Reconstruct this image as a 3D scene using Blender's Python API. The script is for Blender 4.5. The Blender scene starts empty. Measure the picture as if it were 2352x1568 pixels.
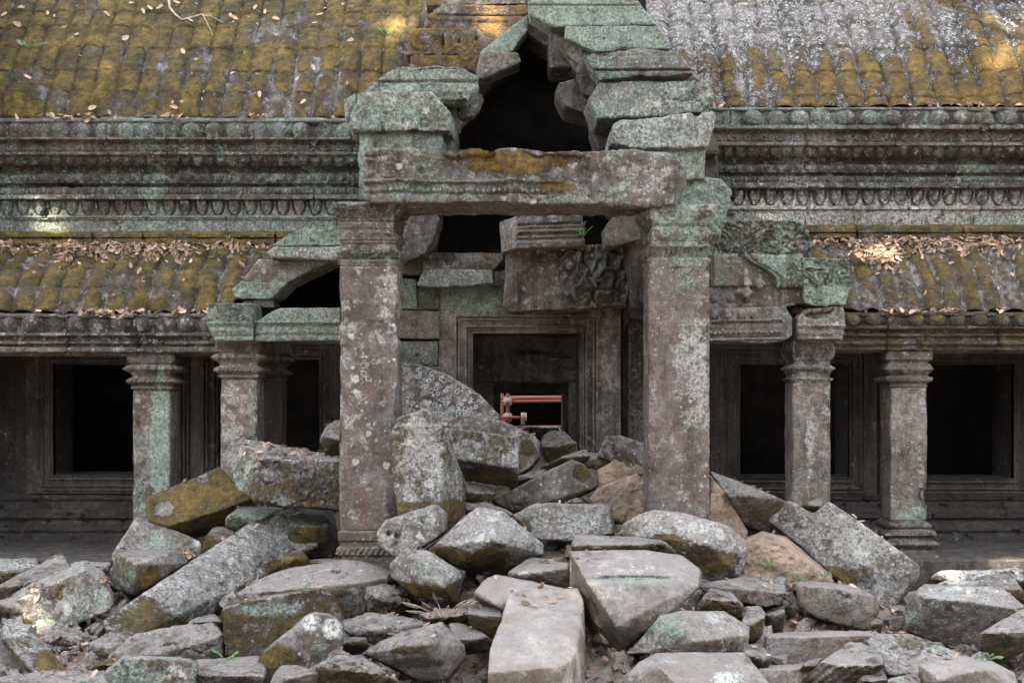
import bpy, bmesh, math, random
import numpy as np
from mathutils import Vector, Matrix
R = math.radians
random.seed(7)
rng = np.random.default_rng(11)
sc = bpy.context.scene
col = sc.collection

# ------------------------------------------------------------------ camera
CAMY, CAMZ, FPX, CX, HZ = -15.0, 1.75, 3267.0, 1176.0, 900.0   # picture measured on a 2352 x 1568 grid
cam = bpy.data.cameras.new("camera"); co = bpy.data.objects.new("camera", cam); col.objects.link(co)
co.location = (0, CAMY, CAMZ); co.rotation_euler = (R(90), 0, 0)
cam.sensor_width = 36; cam.lens = 36*FPX/2352; cam.shift_y = (HZ-784)/2352
cam.clip_start = .1; cam.clip_end = 400
sc.camera = co

# ------------------------------------------------------------------ sky, sun, exposure
SUN = Vector((-0.34, -0.60, 0.72)).normalized()
w = bpy.data.worlds.new("World"); sc.world = w; w.use_nodes = True
nt = w.node_tree; nt.nodes.clear()
sky = nt.nodes.new("ShaderNodeTexSky"); sky.sky_type = 'NISHITA'; sky.sun_disc = False
sky.sun_elevation = math.asin(SUN.z); sky.sun_rotation = math.atan2(SUN.x, SUN.y)
hs = nt.nodes.new("ShaderNodeHueSaturation"); hs.inputs['Saturation'].default_value = 0.22
bg = nt.nodes.new("ShaderNodeBackground"); bg.inputs[1].default_value = 0.15
wo = nt.nodes.new("ShaderNodeOutputWorld")
nt.links.new(sky.outputs[0], hs.inputs['Color']); nt.links.new(hs.outputs[0], bg.inputs[0]); nt.links.new(bg.outputs[0], wo.inputs[0])
sl = bpy.data.lights.new("sun", 'SUN'); sl.energy = 4.8; sl.angle = R(0.5); sl.color = (1, .86, .66)
so = bpy.data.objects.new("sun", sl); col.objects.link(so); so.rotation_euler = SUN.to_track_quat('Z', 'Y').to_euler()
sc.view_settings.view_transform = 'Standard'; sc.view_settings.look = 'None'
sc.view_settings.gamma = 1; sc.view_settings.exposure = 3.15
sc.cycles.max_bounces = 5; sc.cycles.diffuse_bounces = 3; sc.cycles.glossy_bounces = 1

# ------------------------------------------------------------------ measuring
def s(Y): return (Y-CAMY)/FPX
def P(x, y, Y): k = s(Y); return ((x-CX)*k, Y, CAMZ+(HZ-y)*k)
def zrow(y, Y): return CAMZ+(HZ-y)*s(Y)
REG = {'D': (0, 0, 1), 'R1': (0, 988, .3702), 'R2': (470, 988, .3702), 'R3': (894, 894, .3702), 'R4': (1035, 1176, .26),
       'R5': (1411, 1035, .3402), 'R6': (1787.5, 1035, .3402), 'R7': (846.7, 470.4, .36), 'R8': (752.6, 0, .38),
       'A4': (0, 470.4, .36), 'A6': (1505, 470.4, .36), 'B': (1552, 470.4, .27)}

# ------------------------------------------------------------------ numpy noise
def _h(ix, iy, iz, seed):
    n = (ix.astype(np.int64)*374761393 + iy.astype(np.int64)*668265263 + iz.astype(np.int64)*1274126177 + seed*974711) & 0xffffffff
    n = ((n ^ (n >> 13))*1103515245) & 0xffffffff
    n = ((n ^ (n >> 16))*2654435761) & 0xffffffff
    return ((n ^ (n >> 15)) & 0xffff)/65535.0
def vn(p, seed=0):
    i = np.floor(p); f = p-i; f = f*f*(3-2*f); i = i.astype(np.int64)
    x, y, z = i[:, 0], i[:, 1], i[:, 2]; a, b, c = f[:, 0], f[:, 1], f[:, 2]
    def L(dy, dz): return _h(x, y+dy, z+dz, seed)*(1-a)+_h(x+1, y+dy, z+dz, seed)*a
    return (L(0, 0)*(1-b)+L(1, 0)*b)*(1-c)+(L(0, 1)*(1-b)+L(1, 1)*b)*c
def fbm(p, seed=0, o=4, rough=.5):
    t = 0; a = 1; n = 0
    for k in range(o):
        t = t+a*(vn(p*2.0**k, seed+k*17)-.5)*2; n += a; a *= rough
    return t/n
def hash2(i, j, seed=0):
    i = np.asarray(i); j = np.asarray(j)
    return _h(i.astype(np.int64), j.astype(np.int64), np.zeros_like(i, dtype=np.int64), seed)
def sst(a, b, x): t = np.clip((x-a)/(b-a), 0, 1); return t*t*(3-2*t)

# ------------------------------------------------------------------ objects
def tag(o, label=None, cat=None, group=None, kind=None, **kw):
    if label: o['label'] = label
    if cat: o['category'] = cat
    if group: o['group'] = group
    if kind: o['kind'] = kind
    return o
LOOK = dict(mint=.0, white=.2, ring=.0, moss=.0, stain=.3, red=.2, val=1.0, rust=0.0, flat=0.0)
def look(o, **kw):
    d = dict(LOOK); d.update(kw)
    for k, v in d.items(): o['w_'+k] = float(v)
    return o
def empty(name, loc):
    o = bpy.data.objects.new(name, None); col.objects.link(o); o.location = loc; o.empty_display_size = .2; return o
def mesh_np(name, V, F, mat, smooth=True):
    me = bpy.data.meshes.new(name)
    V = np.asarray(V, dtype=np.float32)
    if isinstance(F, np.ndarray):
        n, k = F.shape
        me.vertices.add(len(V)); me.vertices.foreach_set('co', V.ravel())
        me.loops.add(n*k); me.loops.foreach_set('vertex_index', F.astype(np.int32).ravel())
        me.polygons.add(n); me.polygons.foreach_set('loop_start', np.arange(0, n*k, k, dtype=np.int32))
        me.update(calc_edges=True)
    else:
        me.from_pydata([tuple(v) for v in V], [], F); me.update()
    me.polygons.foreach_set('use_smooth', [smooth]*len(me.polygons))
    me.materials.append(mat)
    return me
def setpatch(me, C):
    C = np.ascontiguousarray(C, dtype=np.float32); dk_ = np.ascontiguousarray(C[:, 3])
    a = me.attributes.new('patch', 'FLOAT_COLOR', 'POINT'); a.data.foreach_set('color', C.ravel())
    a = me.attributes.new('dark', 'FLOAT', 'POINT'); a.data.foreach_set('value', dk_)
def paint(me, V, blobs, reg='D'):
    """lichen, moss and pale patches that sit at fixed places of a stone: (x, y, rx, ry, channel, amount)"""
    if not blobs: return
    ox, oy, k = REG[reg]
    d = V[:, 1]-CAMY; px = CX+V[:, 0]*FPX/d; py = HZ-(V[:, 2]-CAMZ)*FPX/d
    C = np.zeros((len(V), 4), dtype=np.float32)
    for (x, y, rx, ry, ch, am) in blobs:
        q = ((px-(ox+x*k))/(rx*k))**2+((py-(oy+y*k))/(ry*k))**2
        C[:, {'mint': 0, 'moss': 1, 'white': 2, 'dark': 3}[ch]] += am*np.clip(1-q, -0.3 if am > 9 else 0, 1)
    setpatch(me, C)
def place(name, V, F, mat, parent=None, smooth=True, blobs=None, reg='D', **kw):
    """link a mesh whose vertices are in world space, with its origin at its base"""
    V = np.asarray(V, dtype=float)
    org = np.array([V[:, 0].mean(), V[:, 1].mean(), V[:, 2].min()])
    me = mesh_np(name, V-org, F, mat, smooth); paint(me, V, blobs, reg)
    o = bpy.data.objects.new(name, me); col.objects.link(o)
    if parent is not None:
        o.parent = parent; o.location = Vector(org)-parent.location
    else: o.location = org
    look(o, **kw); return o
def gridF(nu, nv, mask=None, closed=False):
    i, j = np.meshgrid(np.arange(nu if closed else nu-1), np.arange(nv-1), indexing='ij')
    i2 = (i+1) % nu
    F = np.stack([i*nv+j, i2*nv+j, i2*nv+j+1, i*nv+j+1], -1).reshape(-1, 4)
    if mask is not None: F = F[mask.reshape(-1)]
    return F

# ------------------------------------------------------------------ materials
def NT(name):
    m = bpy.data.materials.new(name); m.use_nodes = True; t = m.node_tree; t.nodes.clear()
    return m, t
class G:
    def __init__(self, t): self.t = t
    def n(self, typ, **kw):
        x = self.t.nodes.new(typ)
        for k, v in kw.items(): setattr(x, k, v)
        return x
    def put(self, sock, v):
        if isinstance(v, (int, float)): sock.default_value = v
        elif isinstance(v, tuple): sock.default_value = v if len(v) == len(sock.default_value) else v+(1,)
        else: self.t.links.new(v, sock)
    def m(self, op, a, b=0, c=None):
        x = self.n("ShaderNodeMath", operation=op); self.put(x.inputs[0], a); self.put(x.inputs[1], b)
        if c is not None: self.put(x.inputs[2], c)
        return x.outputs[0]
    def clamp01(self, a, mul=1, add=0):
        x = self.n("ShaderNodeMath", operation='MULTIPLY_ADD', use_clamp=True); self.put(x.inputs[0], a); self.put(x.inputs[1], mul); self.put(x.inputs[2], add); return x.outputs[0]
    def mix(self, f, a, b, bt='MIX'):
        x = self.n("ShaderNodeMix", data_type='RGBA', blend_type=bt); self.put(x.inputs[0], f); self.put(x.inputs[6], a); self.put(x.inputs[7], b); return x.outputs[2]
    def noise(self, v, sc_, det=4, rough=.55, dist=0):
        x = self.n("ShaderNodeTexNoise"); self.put(x.inputs['Vector'], v); x.inputs['Scale'].default_value = sc_
        x.inputs['Detail'].default_value = det; x.inputs['Roughness'].default_value = rough; x.inputs['Distortion'].default_value = dist
        return x.outputs['Fac']
    def vor(self, v, sc_, feature='F1'):
        x = self.n("ShaderNodeTexVoronoi", feature=feature); self.put(x.inputs['Vector'], v); x.inputs['Scale'].default_value = sc_; return x
    def obj(self, name):
        return self.n("ShaderNodeAttribute", attribute_type='OBJECT', attribute_name='w_'+name).outputs['Fac']
    def vmul(self, v, t3):
        x = self.n("ShaderNodeVectorMath", operation='MULTIPLY'); self.put(x.inputs[0], v); x.inputs[1].default_value = t3; return x.outputs[0]
    def vadd(self, a, b):
        x = self.n("ShaderNodeVectorMath", operation='ADD'); self.put(x.inputs[0], a); self.put(x.inputs[1], b); return x.outputs[0]

def make_stone():
    m, t = NT("weathered sandstone"); g = G(t)
    out = g.n("ShaderNodeOutputMaterial"); bs = g.n("ShaderNodeBsdfPrincipled")
    t.links.new(bs.outputs[0], out.inputs[0])
    geo = g.n("ShaderNodeNewGeometry"); oi = g.n("ShaderNodeObjectInfo")
    cmb = g.n("ShaderNodeCombineXYZ"); r = g.m('MULTIPLY', oi.outputs['Random'], 37.0)
    for k in range(3): g.put(cmb.inputs[k], r)
    pos = g.vadd(geo.outputs['Position'], cmb.outputs[0])
    sep = g.n("ShaderNodeSeparateXYZ"); g.put(sep.inputs[0], geo.outputs['Normal']); nz = sep.outputs[2]
    pa = g.n("ShaderNodeAttribute", attribute_type='GEOMETRY', attribute_name='patch')
    ps = g.n("ShaderNodeSeparateColor"); g.put(ps.inputs[0], pa.outputs['Color'])
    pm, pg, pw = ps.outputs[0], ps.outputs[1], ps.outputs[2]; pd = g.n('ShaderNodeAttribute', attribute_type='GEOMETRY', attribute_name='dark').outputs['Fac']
    nL = g.noise(pos, 1.7, 5, .6); nM = g.noise(pos, 7.0, 6, .68); nF = g.noise(pos, 42.0, 4, .7); nS = g.noise(g.vmul(pos, (5, 5, .7)), 1.6, 5, .65)
    nX = g.m('ADD', g.m('MULTIPLY', g.m('SUBTRACT', g.noise(pos, 15.0, 5, .72), .5), .62), g.m('MULTIPLY', g.m('SUBTRACT', nF, .5), .42))
    # bare stone
    c = g.mix(g.clamp01(g.m('ADD', nL, g.m('MULTIPLY', nX, .5)), 3.4, -1.2), (.078, .066, .056), (.285, .258, .232))
    redm = g.m('MULTIPLY', g.clamp01(g.noise(pos, 2.6, 3, .6), 5, -2.2), g.obj('red'))
    c = g.mix(redm, c, (.215, .155, .138))
    bl = g.clamp01(g.noise(pos, 3.1, 3, .5), 6, -3.1)
    c = g.mix(g.m('MULTIPLY', bl, .5), c, (.23, .235, .26))
    c = g.mix(1.0, c, g.mix(g.clamp01(nM, 2.6, -.8), (.46, .455, .45), (1.5, 1.5, 1.5)), 'MULTIPLY')
    c = g.mix(1.0, c, g.mix(g.clamp01(nF, 2.4, -.7), (.55, .55, .55), (1.42, 1.42, 1.42)), 'MULTIPLY')
    c = g.mix(g.m('MULTIPLY', g.clamp01(geo.outputs['Pointiness'], 16, -8.5), .5), c, (.42, .385, .35))   # worn pale edges
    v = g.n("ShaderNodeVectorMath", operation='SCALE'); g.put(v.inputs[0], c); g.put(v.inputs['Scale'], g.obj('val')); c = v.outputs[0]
    c = g.mix(g.m('MULTIPLY', g.clamp01(g.m('ADD', g.noise(g.vadd(pos, (7, 3, 1)), 2.2, 4, .6), g.m('MULTIPLY', nX, .6)), 5, -2.2), g.m('ADD', g.m('MULTIPLY', g.obj('flat'), .4), .4)), c, (.105, .076, .046))
    tp = g.clamp01(g.m('ADD', nz, g.m('MULTIPLY', g.m('SUBTRACT', nM, .5), .8)), 2.2, -.75)   # paler on what faces up, broken by noise
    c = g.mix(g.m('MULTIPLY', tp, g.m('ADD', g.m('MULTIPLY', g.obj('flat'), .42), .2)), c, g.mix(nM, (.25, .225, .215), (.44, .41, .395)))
    # black algae: blotches and run-off streaks; the dark mask deepens set places
    st = g.m('ADD', g.m('MULTIPLY', nS, .65), g.m('MULTIPLY', nM, .35))
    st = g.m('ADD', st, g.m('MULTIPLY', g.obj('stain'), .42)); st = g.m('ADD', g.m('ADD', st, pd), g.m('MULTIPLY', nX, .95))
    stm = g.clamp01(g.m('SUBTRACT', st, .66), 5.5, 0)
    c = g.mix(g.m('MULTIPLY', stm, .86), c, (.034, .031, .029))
    # mint lichen crust
    n2 = g.noise(g.vadd(pos, (11.3, 5.1, 2.7)), 2.3, 8, .66)
    a = g.m('ADD', n2, g.m('MULTIPLY', g.obj('mint'), .86)); a = g.m('ADD', a, pm); a = g.m('ADD', a, g.m('MULTIPLY', nX, 1.35))
    mm = g.clamp01(g.m('SUBTRACT', a, .83), 13, 0)
    holes = g.clamp01(g.noise(pos, 26, 5, .8), 7, -2.6)
    mm = g.m('MULTIPLY', mm, g.m('ADD', g.m('MULTIPLY', holes, .75), .25))
    cm = g.mix(g.clamp01(nM, 3, -1), (.17, .25, .20), (.34, .43, .365))
    c = g.mix(g.m('MULTIPLY', mm, .88), c, cm)
    # pale grey crust
    wa = g.obj('white'); wA = g.m('ADD', wa, pw)
    n3 = g.m('ADD', g.noise(g.vadd(pos, (3.3, 9.1, 7.7)), 9.0, 6, .72), g.m('MULTIPLY', wA, .27))
    wm = g.clamp01(g.m('SUBTRACT', n3, .655), 12, 0)
    c = g.mix(g.m('MULTIPLY', wm, g.clamp01(pw, .35, .6)), c, g.mix(g.clamp01(pw, 1.2, -.5), (.44, .44, .425), (.68, .68, .66)))
    wob = g.noise(pos, 30, 3, .7)
    def spots(scale, off, lim):
        vo = g.vor(g.vadd(pos, off), scale); sp = g.n("ShaderNodeSeparateColor"); g.put(sp.inputs[0], vo.outputs['Color'])
        rad = g.m('MULTIPLY', sp.outputs[0], g.m('MULTIPLY', wA, lim))
        d = g.m('ADD', vo.outputs['Distance'], g.m('MULTIPLY', g.m('SUBTRACT', wob, .5), .42))
        return d, rad, sp.outputs[1]
    d1, r1, k1 = spots(7.5, (0, 0, 0), .62); d2, r2, k2 = spots(24, (5, 1, 3), .75)
    gate = g.clamp01(g.m('ADD', g.noise(g.vadd(pos, (2, 14, 5)), 1.9, 4, .6), g.m('MULTIPLY', wA, .16)), 8, -4.2)
    s1 = g.m('MULTIPLY', g.m('MULTIPLY', g.clamp01(g.m('SUBTRACT', r1, d1), 16, 0), g.clamp01(k1, 4, -1.2)), gate)
    s2 = g.m('MULTIPLY', g.m('MULTIPLY', g.clamp01(g.m('SUBTRACT', r2, d2), 12, 0), g.clamp01(k2, 4, -1.6)), g.m('ADD', g.m('MULTIPLY', gate, .75), .25))
    c = g.mix(g.m('MULTIPLY', g.m('MAXIMUM', s1, s2), .85), c, g.mix(k1, (.40, .44, .41), (.55, .55, .53)))
    # ring lichens
    vo = g.vor(g.vadd(pos, (8, 2, 6)), 15.0); dr = g.m('ADD', vo.outputs['Distance'], g.m('MULTIPLY', g.m('SUBTRACT', wob, .5), .3))
    rg = g.clamp01(g.m('ABSOLUTE', g.m('SUBTRACT', dr, .34)), -16, 1.5)
    rg = g.m('MULTIPLY', rg, g.clamp01(g.m('ADD', g.noise(g.vadd(pos, (1, 7, 4)), 3.0, 4, .6), g.m('MULTIPLY', g.obj('ring'), .5)), 9, -5.6))
    c = g.mix(g.m('MULTIPLY', rg, .8), c, (.50, .52, .54))
    # fine black speckle growing through the pale crusts
    sk = g.m('ADD', g.noise(g.vadd(pos, (4, 8, 15)), 34, 6, .82), g.m('ADD', g.m('MULTIPLY', nL, .30), g.m('MULTIPLY', g.obj('stain'), .10)))
    c = g.mix(g.m('MULTIPLY', g.clamp01(g.m('SUBTRACT', sk, .66), 11, 0), g.m('ADD', g.m('MULTIPLY', g.m('MAXIMUM', mm, wm), .5), .28)), c, (.048, .044, .040))
    # moss, thicker on what faces up; where flat is set, on the sides
    n4 = g.noise(g.vadd(pos, (21, 4, 9)), 2.6, 6, .62)
    ob = g.obj('moss')
    a = g.m('ADD', n4, g.m('MULTIPLY', ob, .62)); a = g.m('ADD', a, g.m('MULTIPLY', g.m('MULTIPLY', nz, ob), .26)); a = g.m('ADD', a, pg); a = g.m('SUBTRACT', a, g.m('MULTIPLY', g.m('SUBTRACT', nz, .25), g.m('MULTIPLY', g.obj('flat'), .24)))
    a = g.m('ADD', a, g.m('MULTIPLY', nX, 1.05))
    ms = g.clamp01(g.m('SUBTRACT', a, .84), 7, 0)
    cg = g.mix(g.clamp01(g.noise(pos, 3.5, 4, .6), 4, -1.5), (.058, .047, .014), (.18, .125, .032))
    cg = g.mix(g.m('MULTIPLY', g.obj('rust'), .8), cg, (.26, .135, .026))
    cg = g.mix(1.0, cg, g.mix(g.noise(pos, 95, 3, .8), (.45, .45, .45), (1.5, 1.5, 1.5)), 'MULTIPLY')
    cg = g.mix(1.0, cg, g.mix(g.clamp01(g.noise(g.vadd(pos, (9, 9, 2)), 13, 5, .75), 3, -1), (.42, .40, .42), (1.35, 1.32, 1.2)), 'MULTIPLY')
    c = g.mix(g.m('MULTIPLY', ms, .93), c, cg)
    g.put(bs.inputs['Base Color'], c)
    bs.inputs['Roughness'].default_value = .88; bs.inputs['Specular IOR Level'].default_value = .25
    h = g.m('ADD', g.m('MULTIPLY', nF, .55), g.m('MULTIPLY', nM, 1.0))
    h = g.m('ADD', h, g.m('MULTIPLY', g.noise(pos, 120, 3, .7), .22))
    h = g.m('ADD', h, g.m('MULTIPLY', g.m('MULTIPLY', ms, g.noise(pos, 22, 4, .7)), 1.2)); h = g.m('ADD', h, g.m('MULTIPLY', mm, .08)); h = g.m('ADD', h, g.m('MULTIPLY', rg, .1))
    b = g.n("ShaderNodeBump"); b.inputs['Strength'].default_value = 1.0; b.inputs['Distance'].default_value = .07
    g.put(b.inputs['Height'], h); g.put(bs.inputs['Normal'], b.outputs[0])
    return m
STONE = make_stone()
def simple(name, c1, c2, scale=20, rough=.85, bump=.01, metal=0, spec=.3):
    m, t = NT(name); g = G(t)
    out = g.n("ShaderNodeOutputMaterial"); bs = g.n("ShaderNodeBsdfPrincipled"); t.links.new(bs.outputs[0], out.inputs[0])
    geo = g.n("ShaderNodeNewGeometry"); n = g.noise(geo.outputs['Position'], scale, 6, .65); n2 = g.noise(geo.outputs['Position'], scale*7, 3, .7)
    c = g.mix(g.clamp01(n, 3, -1), c1, c2); c = g.mix(1.0, c, g.mix(n2, (.6, .6, .6), (1.4, 1.4, 1.4)), 'MULTIPLY')
    g.put(bs.inputs['Base Color'], c); bs.inputs['Roughness'].default_value = rough; bs.inputs['Metallic'].default_value = metal; bs.inputs['Specular IOR Level'].default_value = spec
    b = g.n("ShaderNodeBump"); b.inputs['Distance'].default_value = bump; b.inputs['Strength'].default_value = .8
    g.put(b.inputs['Height'], g.m('ADD', n, g.m('MULTIPLY', n2, .4))); g.put(bs.inputs['Normal'], b.outputs[0])
    return m
SAND = simple("sandy soil", (.105, .078, .062), (.27, .205, .168), 5, .95, .03)
EARTH = simple("pale sandy earth", (.12, .088, .066), (.31, .235, .182), 5, .95, .08)
DARKIN = simple("sooty interior stone", (.012, .011, .011), (.032, .029, .027), 5, .95, .02)  # near-black base puts the gloom of the interiors into the colour
ORANGE = simple("rusty orange paint", (.15, .038, .02), (.23, .06, .03), 12, .5, .002)
STEEL = simple("galvanised steel", (.16, .13, .11), (.25, .21, .19), 20, .5, .002, .3)
GREEN = simple("fresh green leaf", (.06, .19, .04), (.12, .32, .07), 9, .5, .002)
DULLGREEN = simple("dull green leaf", (.07, .13, .07), (.12, .2, .12), 9, .55, .002)
TWIG = simple("dry bark", (.16, .12, .09), (.36, .3, .25), 25, .9, .004)
CROWN = simple("canopy leaf", (.03, .06, .015), (.06, .1, .03), 3, .6, .002)
def leafmat():
    m, t = NT("dry fallen leaf"); g = G(t)
    out = g.n("ShaderNodeOutputMaterial"); bs = g.n("ShaderNodeBsdfPrincipled"); t.links.new(bs.outputs[0], out.inputs[0])
    at = g.n("ShaderNodeAttribute", attribute_type='GEOMETRY', attribute_name='tone')
    c = g.mix(at.outputs['Fac'], (.10, .064, .045), (.40, .275, .20))
    g.put(bs.inputs['Base Color'], c); bs.inputs['Roughness'].default_value = .6; bs.inputs['Specular IOR Level'].default_value = .3
    return m
LEAF = leafmat()
# ------------------------------------------------------------------ long mouldings, roofs and walls
def resample(prof, dv):
    pts = []
    for e in prof:
        if e[0] == 'z': z, Y = e[1], e[2]; r = HZ-(z-CAMZ)/s(Y)
        else: r, Y = e; z = zrow(r, Y)
        pts.append((Y, z, r))
    out = []
    for a, b in zip(pts[:-1], pts[1:]):
        L = math.hypot(b[0]-a[0], b[1]-a[1]); n = max(1, int(round(L/dv)))
        for k in range(n): t = k/n; out.append([a[i]*(1-t)+b[i]*t for i in range(3)])
    out.append(list(pts[-1])); return np.array(out)
def sweep(name, X0, X1, prof, relief, parent, dx=.011, dv=.009, keep=None, pat=None, dz=None, **kw):
    p = resample(prof, dv); nv = len(p); nu = int((X1-X0)/dx)+1; X = np.linspace(X0, X1, nu)
    T = np.gradient(p[:, :2], axis=0); T /= np.linalg.norm(T, axis=1)[:, None]+1e-9
    N = np.stack([T[:, 1], -T[:, 0]], 1)
    XX, J = np.meshgrid(X, np.arange(nv), indexing='ij')
    Yb, Zb, Rw = p[J, 0], p[J, 1], p[J, 2]
    d = relief(XX, Rw, Yb, Zb)
    V = np.stack([XX, Yb+N[J, 0]*d, Zb+N[J, 1]*d], -1)
    if dz is not None: V[..., 2] += dz(XX, Rw)
    mask = None
    if keep is not None:
        k = keep(XX, Rw); mask = k[:-1, :-1] & k[1:, 1:]
    F = gridF(nu, nv, mask)[:, ::-1]
    V = V.reshape(-1, 3)
    o = place(name, V, F, STONE, parent, **kw)
    if pat is not None:
        C = pat(XX.ravel(), Rw.ravel(), d.ravel())
        setpatch(o.data, C)
    return o
def N3(X, Y, Z, f, seed, o=4, rough=.55):
    sh = X.shape; return fbm(np.stack([X.ravel()*f, Y.ravel()*f, Z.ravel()*f], 1), seed, o, rough).reshape(sh)
def px(X, Y): return CX+X/s(Y)
def band(r, a, b): return (r >= a) & (r <= b)
def dome(u, v): return np.sqrt(np.clip(1-u*u-v*v, 0, 1))
def cell(x, period, ph=0): q = x/period+ph; i = np.floor(q); return i, (q-i-.5)*2
def roofrelief(courses, period, Ym, seed, phase=0, amp=.05, wob=5, crumble=0.0):
    cs = np.array(courses, float)
    def f(X, r, Y, Z):
        xp = X/s(Ym)
        rw = r+wob*N3(X, X*0, r*0, .8, seed, 3)+2.0*N3(X, X*0, r*0, 5, seed+3, 2)
        k = np.clip(np.searchsorted(cs, rw.ravel()).reshape(r.shape)-1, 0, len(cs)-2)
        t = np.clip((rw-cs[k])/(cs[k+1]-cs[k]), 0, 1)
        sh = (hash2(k, k*0, seed)-.5)*.10
        i, u = cell(xp, period, sh+phase)
        rib = 1-np.abs(u)**2.6
        hh = hash2(i, k, seed+1)-.5
        d = amp*rib+.013*t+.012*hh
        jd = .5 if seed == 3 else 1.0
        d = d-.022*jd*np.exp(-((t-1.0)*(cs[k+1]-cs[k])/1.3)**2)-.016*jd*np.exp(-(t*(cs[k+1]-cs[k])/1.2)**2)
        vj = hash2(np.floor((i+k)/2), k, seed+5) > .55
        d = d-.014*vj*np.exp(-((np.abs(u)-.97)/.05)**2)
        d = d+.014*N3(X, Y, Z, 9, seed+9, 5, .65)+.022*N3(X, Y, Z, 1.6, seed+12, 3)
        d = d-crumble*sst(.25, .5, N3(X, Y, Z, 2.2, seed+31, 3))*sst(.6, 1, t)
        return d
    return f
def joints(X, r, Y, Z, seed, wid=.9):
    """upright joints between the long blocks of a moulded wall, one layout per course"""
    c = np.floor(Z/.34); xs = X+c*7.3
    q = xs/1.05+(hash2(c, c*0, seed))*3; i = np.floor(q); f = q-i; a = .25+.5*hash2(i, c, seed+1)
    return -.03*np.exp(-(((f-a)*1.05)/.0065)**2)

def frieze_relief(sd, sh, Ym, seed):
    """sd: row shift of the band list; the pictures on it: lotus buds, medallions, petals, beads, pendants"""
    def f(X, r, Y, Z):
        x = X/s(Ym); d = joints(X, r, Y, Z, seed)
        i, u = cell(x, 50+sh, .13); wob = (hash2(i, i*0, seed)-.5)*.25
        m = band(r, sd[0], sd[1]); v = (r-(sd[0]+sd[1])/2-2)/((sd[1]-sd[0])/2)
        uu = (u+wob*.3)/.86
        q = np.where(v < 0, uu*uu*1.0+v*v*1.0, uu*uu+.5*v*v)
        hb = 1.05-.5*(hash2(i, i*0, seed+77) > .8)-.15*hash2(i, i*0, seed+78); d = d+m*(.135*hb*np.sqrt(np.clip(1-q, 0, 1))+.02*np.exp(-((np.sqrt(q)-1.12)/.07)**2)-.055)
        i, u = cell(x, 36, .4); m = band(r, sd[2], sd[3]); v = (r-(sd[2]+sd[3])/2)/((sd[3]-sd[2])/2)
        rr = np.sqrt(u*u*1.1+v*v)
        d = d+m*(.03*np.exp(-((rr-.72)/.16)**2)+.03*np.exp(-(rr/.28)**2)+.02*np.exp(-((np.abs(u)-1)/.12)**2)-.012)
        i, u = cell(x, 27, .2); m = band(r, sd[4], sd[5]); v = (r-sd[4])/(sd[5]-sd[4])
        d = d+m*.045*np.clip(1-(u/.8)**2-.9*(v-.35)**2*2, 0, 1)**.5
        i, u = cell(x, 23.5, .3); m = band(r, sd[6], sd[7]); v = (r-(sd[6]+sd[7])/2)/((sd[7]-sd[6])/2)
        d = d+m*.055*dome(u/.9, v/.95)
        i, u = cell(x, 9.5); m = band(r, sd[8], sd[9]); v = (r-(sd[8]+sd[9])/2)/((sd[9]-sd[8])/2)
        d = d+m*.032*dome(u/.95, v*.9)
        i, u = cell(x, 37.5, .6); m = band(r, sd[10], sd[11]); v = (r-sd[10])/(sd[11]-sd[10])
        e = np.abs(u)-.80*np.sqrt(np.clip(1-v*v*.98, 0, 1))
        d = d+m*(-.05*np.exp(-(e/.12)**2)+.02*(e < -.1)+.03*np.exp(-((np.abs(u)-.32)**2+(v-.2)**2*1.3)/.035)+.025*np.exp(-(u*u+(v-.55)**2*1.5)/.03)
                 +.03*np.exp(-((np.abs(np.abs(u)-.95))**2+(v-.12)**2)/.02))
        worn = sst(-.1, .35, N3(X, Y, Z, 1.1, seed+40, 3))
        d = d*(1-.35*worn)
        d = d+.010*N3(X, Y, Z, 12, seed+9, 5, .65)+.012*N3(X, Y, Z, 2.5, seed+12, 3)
        d = d-.07*sst(.34, .55, N3(X, Y, Z, 3.2, seed+21, 4))
        return d
    return f

def wall_grid(name, x0, x1, y0, y1, Y, f, parent, step=2.0, holes=(), pat=None, mat=None, **kw):
    """an upright sheet facing the court, measured at depth Y; f(x, y) is relief towards the court in metres"""
    nx = int((x1-x0)/step)+1; ny = int((y1-y0)/step)+1
    xs = np.linspace(x0, x1, nx); ys = np.linspace(y0, y1, ny)
    for h in holes:
        for k in (0, 1):
            if x0 < h[k] < x1: xs[np.argmin(np.abs(xs-h[k]))] = h[k]
            if y0 < h[2+k] < y1: ys[np.argmin(np.abs(ys-h[2+k]))] = h[2+k]
    XX, YY = np.meshgrid(xs, ys, indexing='ij')
    d = f(XX, YY); k = s(Y)
    V = np.stack([(XX-CX)*k, Y-d, CAMZ+(HZ-YY)*k], -1)
    xm = (XX[:-1, :-1]+XX[1:, 1:])/2; ym = (YY[:-1, :-1]+YY[1:, 1:])/2
    mask = np.ones(xm.shape, bool)
    for h in holes: mask &= ~((xm > h[0]) & (xm < h[1]) & (ym > h[2]) & (ym < h[3]))
    o = place(name, V.reshape(-1, 3), gridF(nx, ny, mask)[:, ::-1], mat or STONE, parent, **kw)
    if pat is not None:
        C = pat(XX.ravel(), YY.ravel(), d.ravel()); setpatch(o.data, C)
    return o
def box(name, a, b, mat, parent=None, **kw):
    x0, y0, z0 = a; x1, y1, z1 = b
    V = [(x, y, z) for x in (x0, x1) for y in (y0, y1) for z in (z0, z1)]
    F = [(0, 1, 3, 2), (4, 6, 7, 5), (0, 4, 5, 1), (2, 3, 7, 6), (0, 2, 6, 4), (1, 5, 7, 3)]
    return place(name, V, F, mat, parent, smooth=False, **kw)
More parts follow.
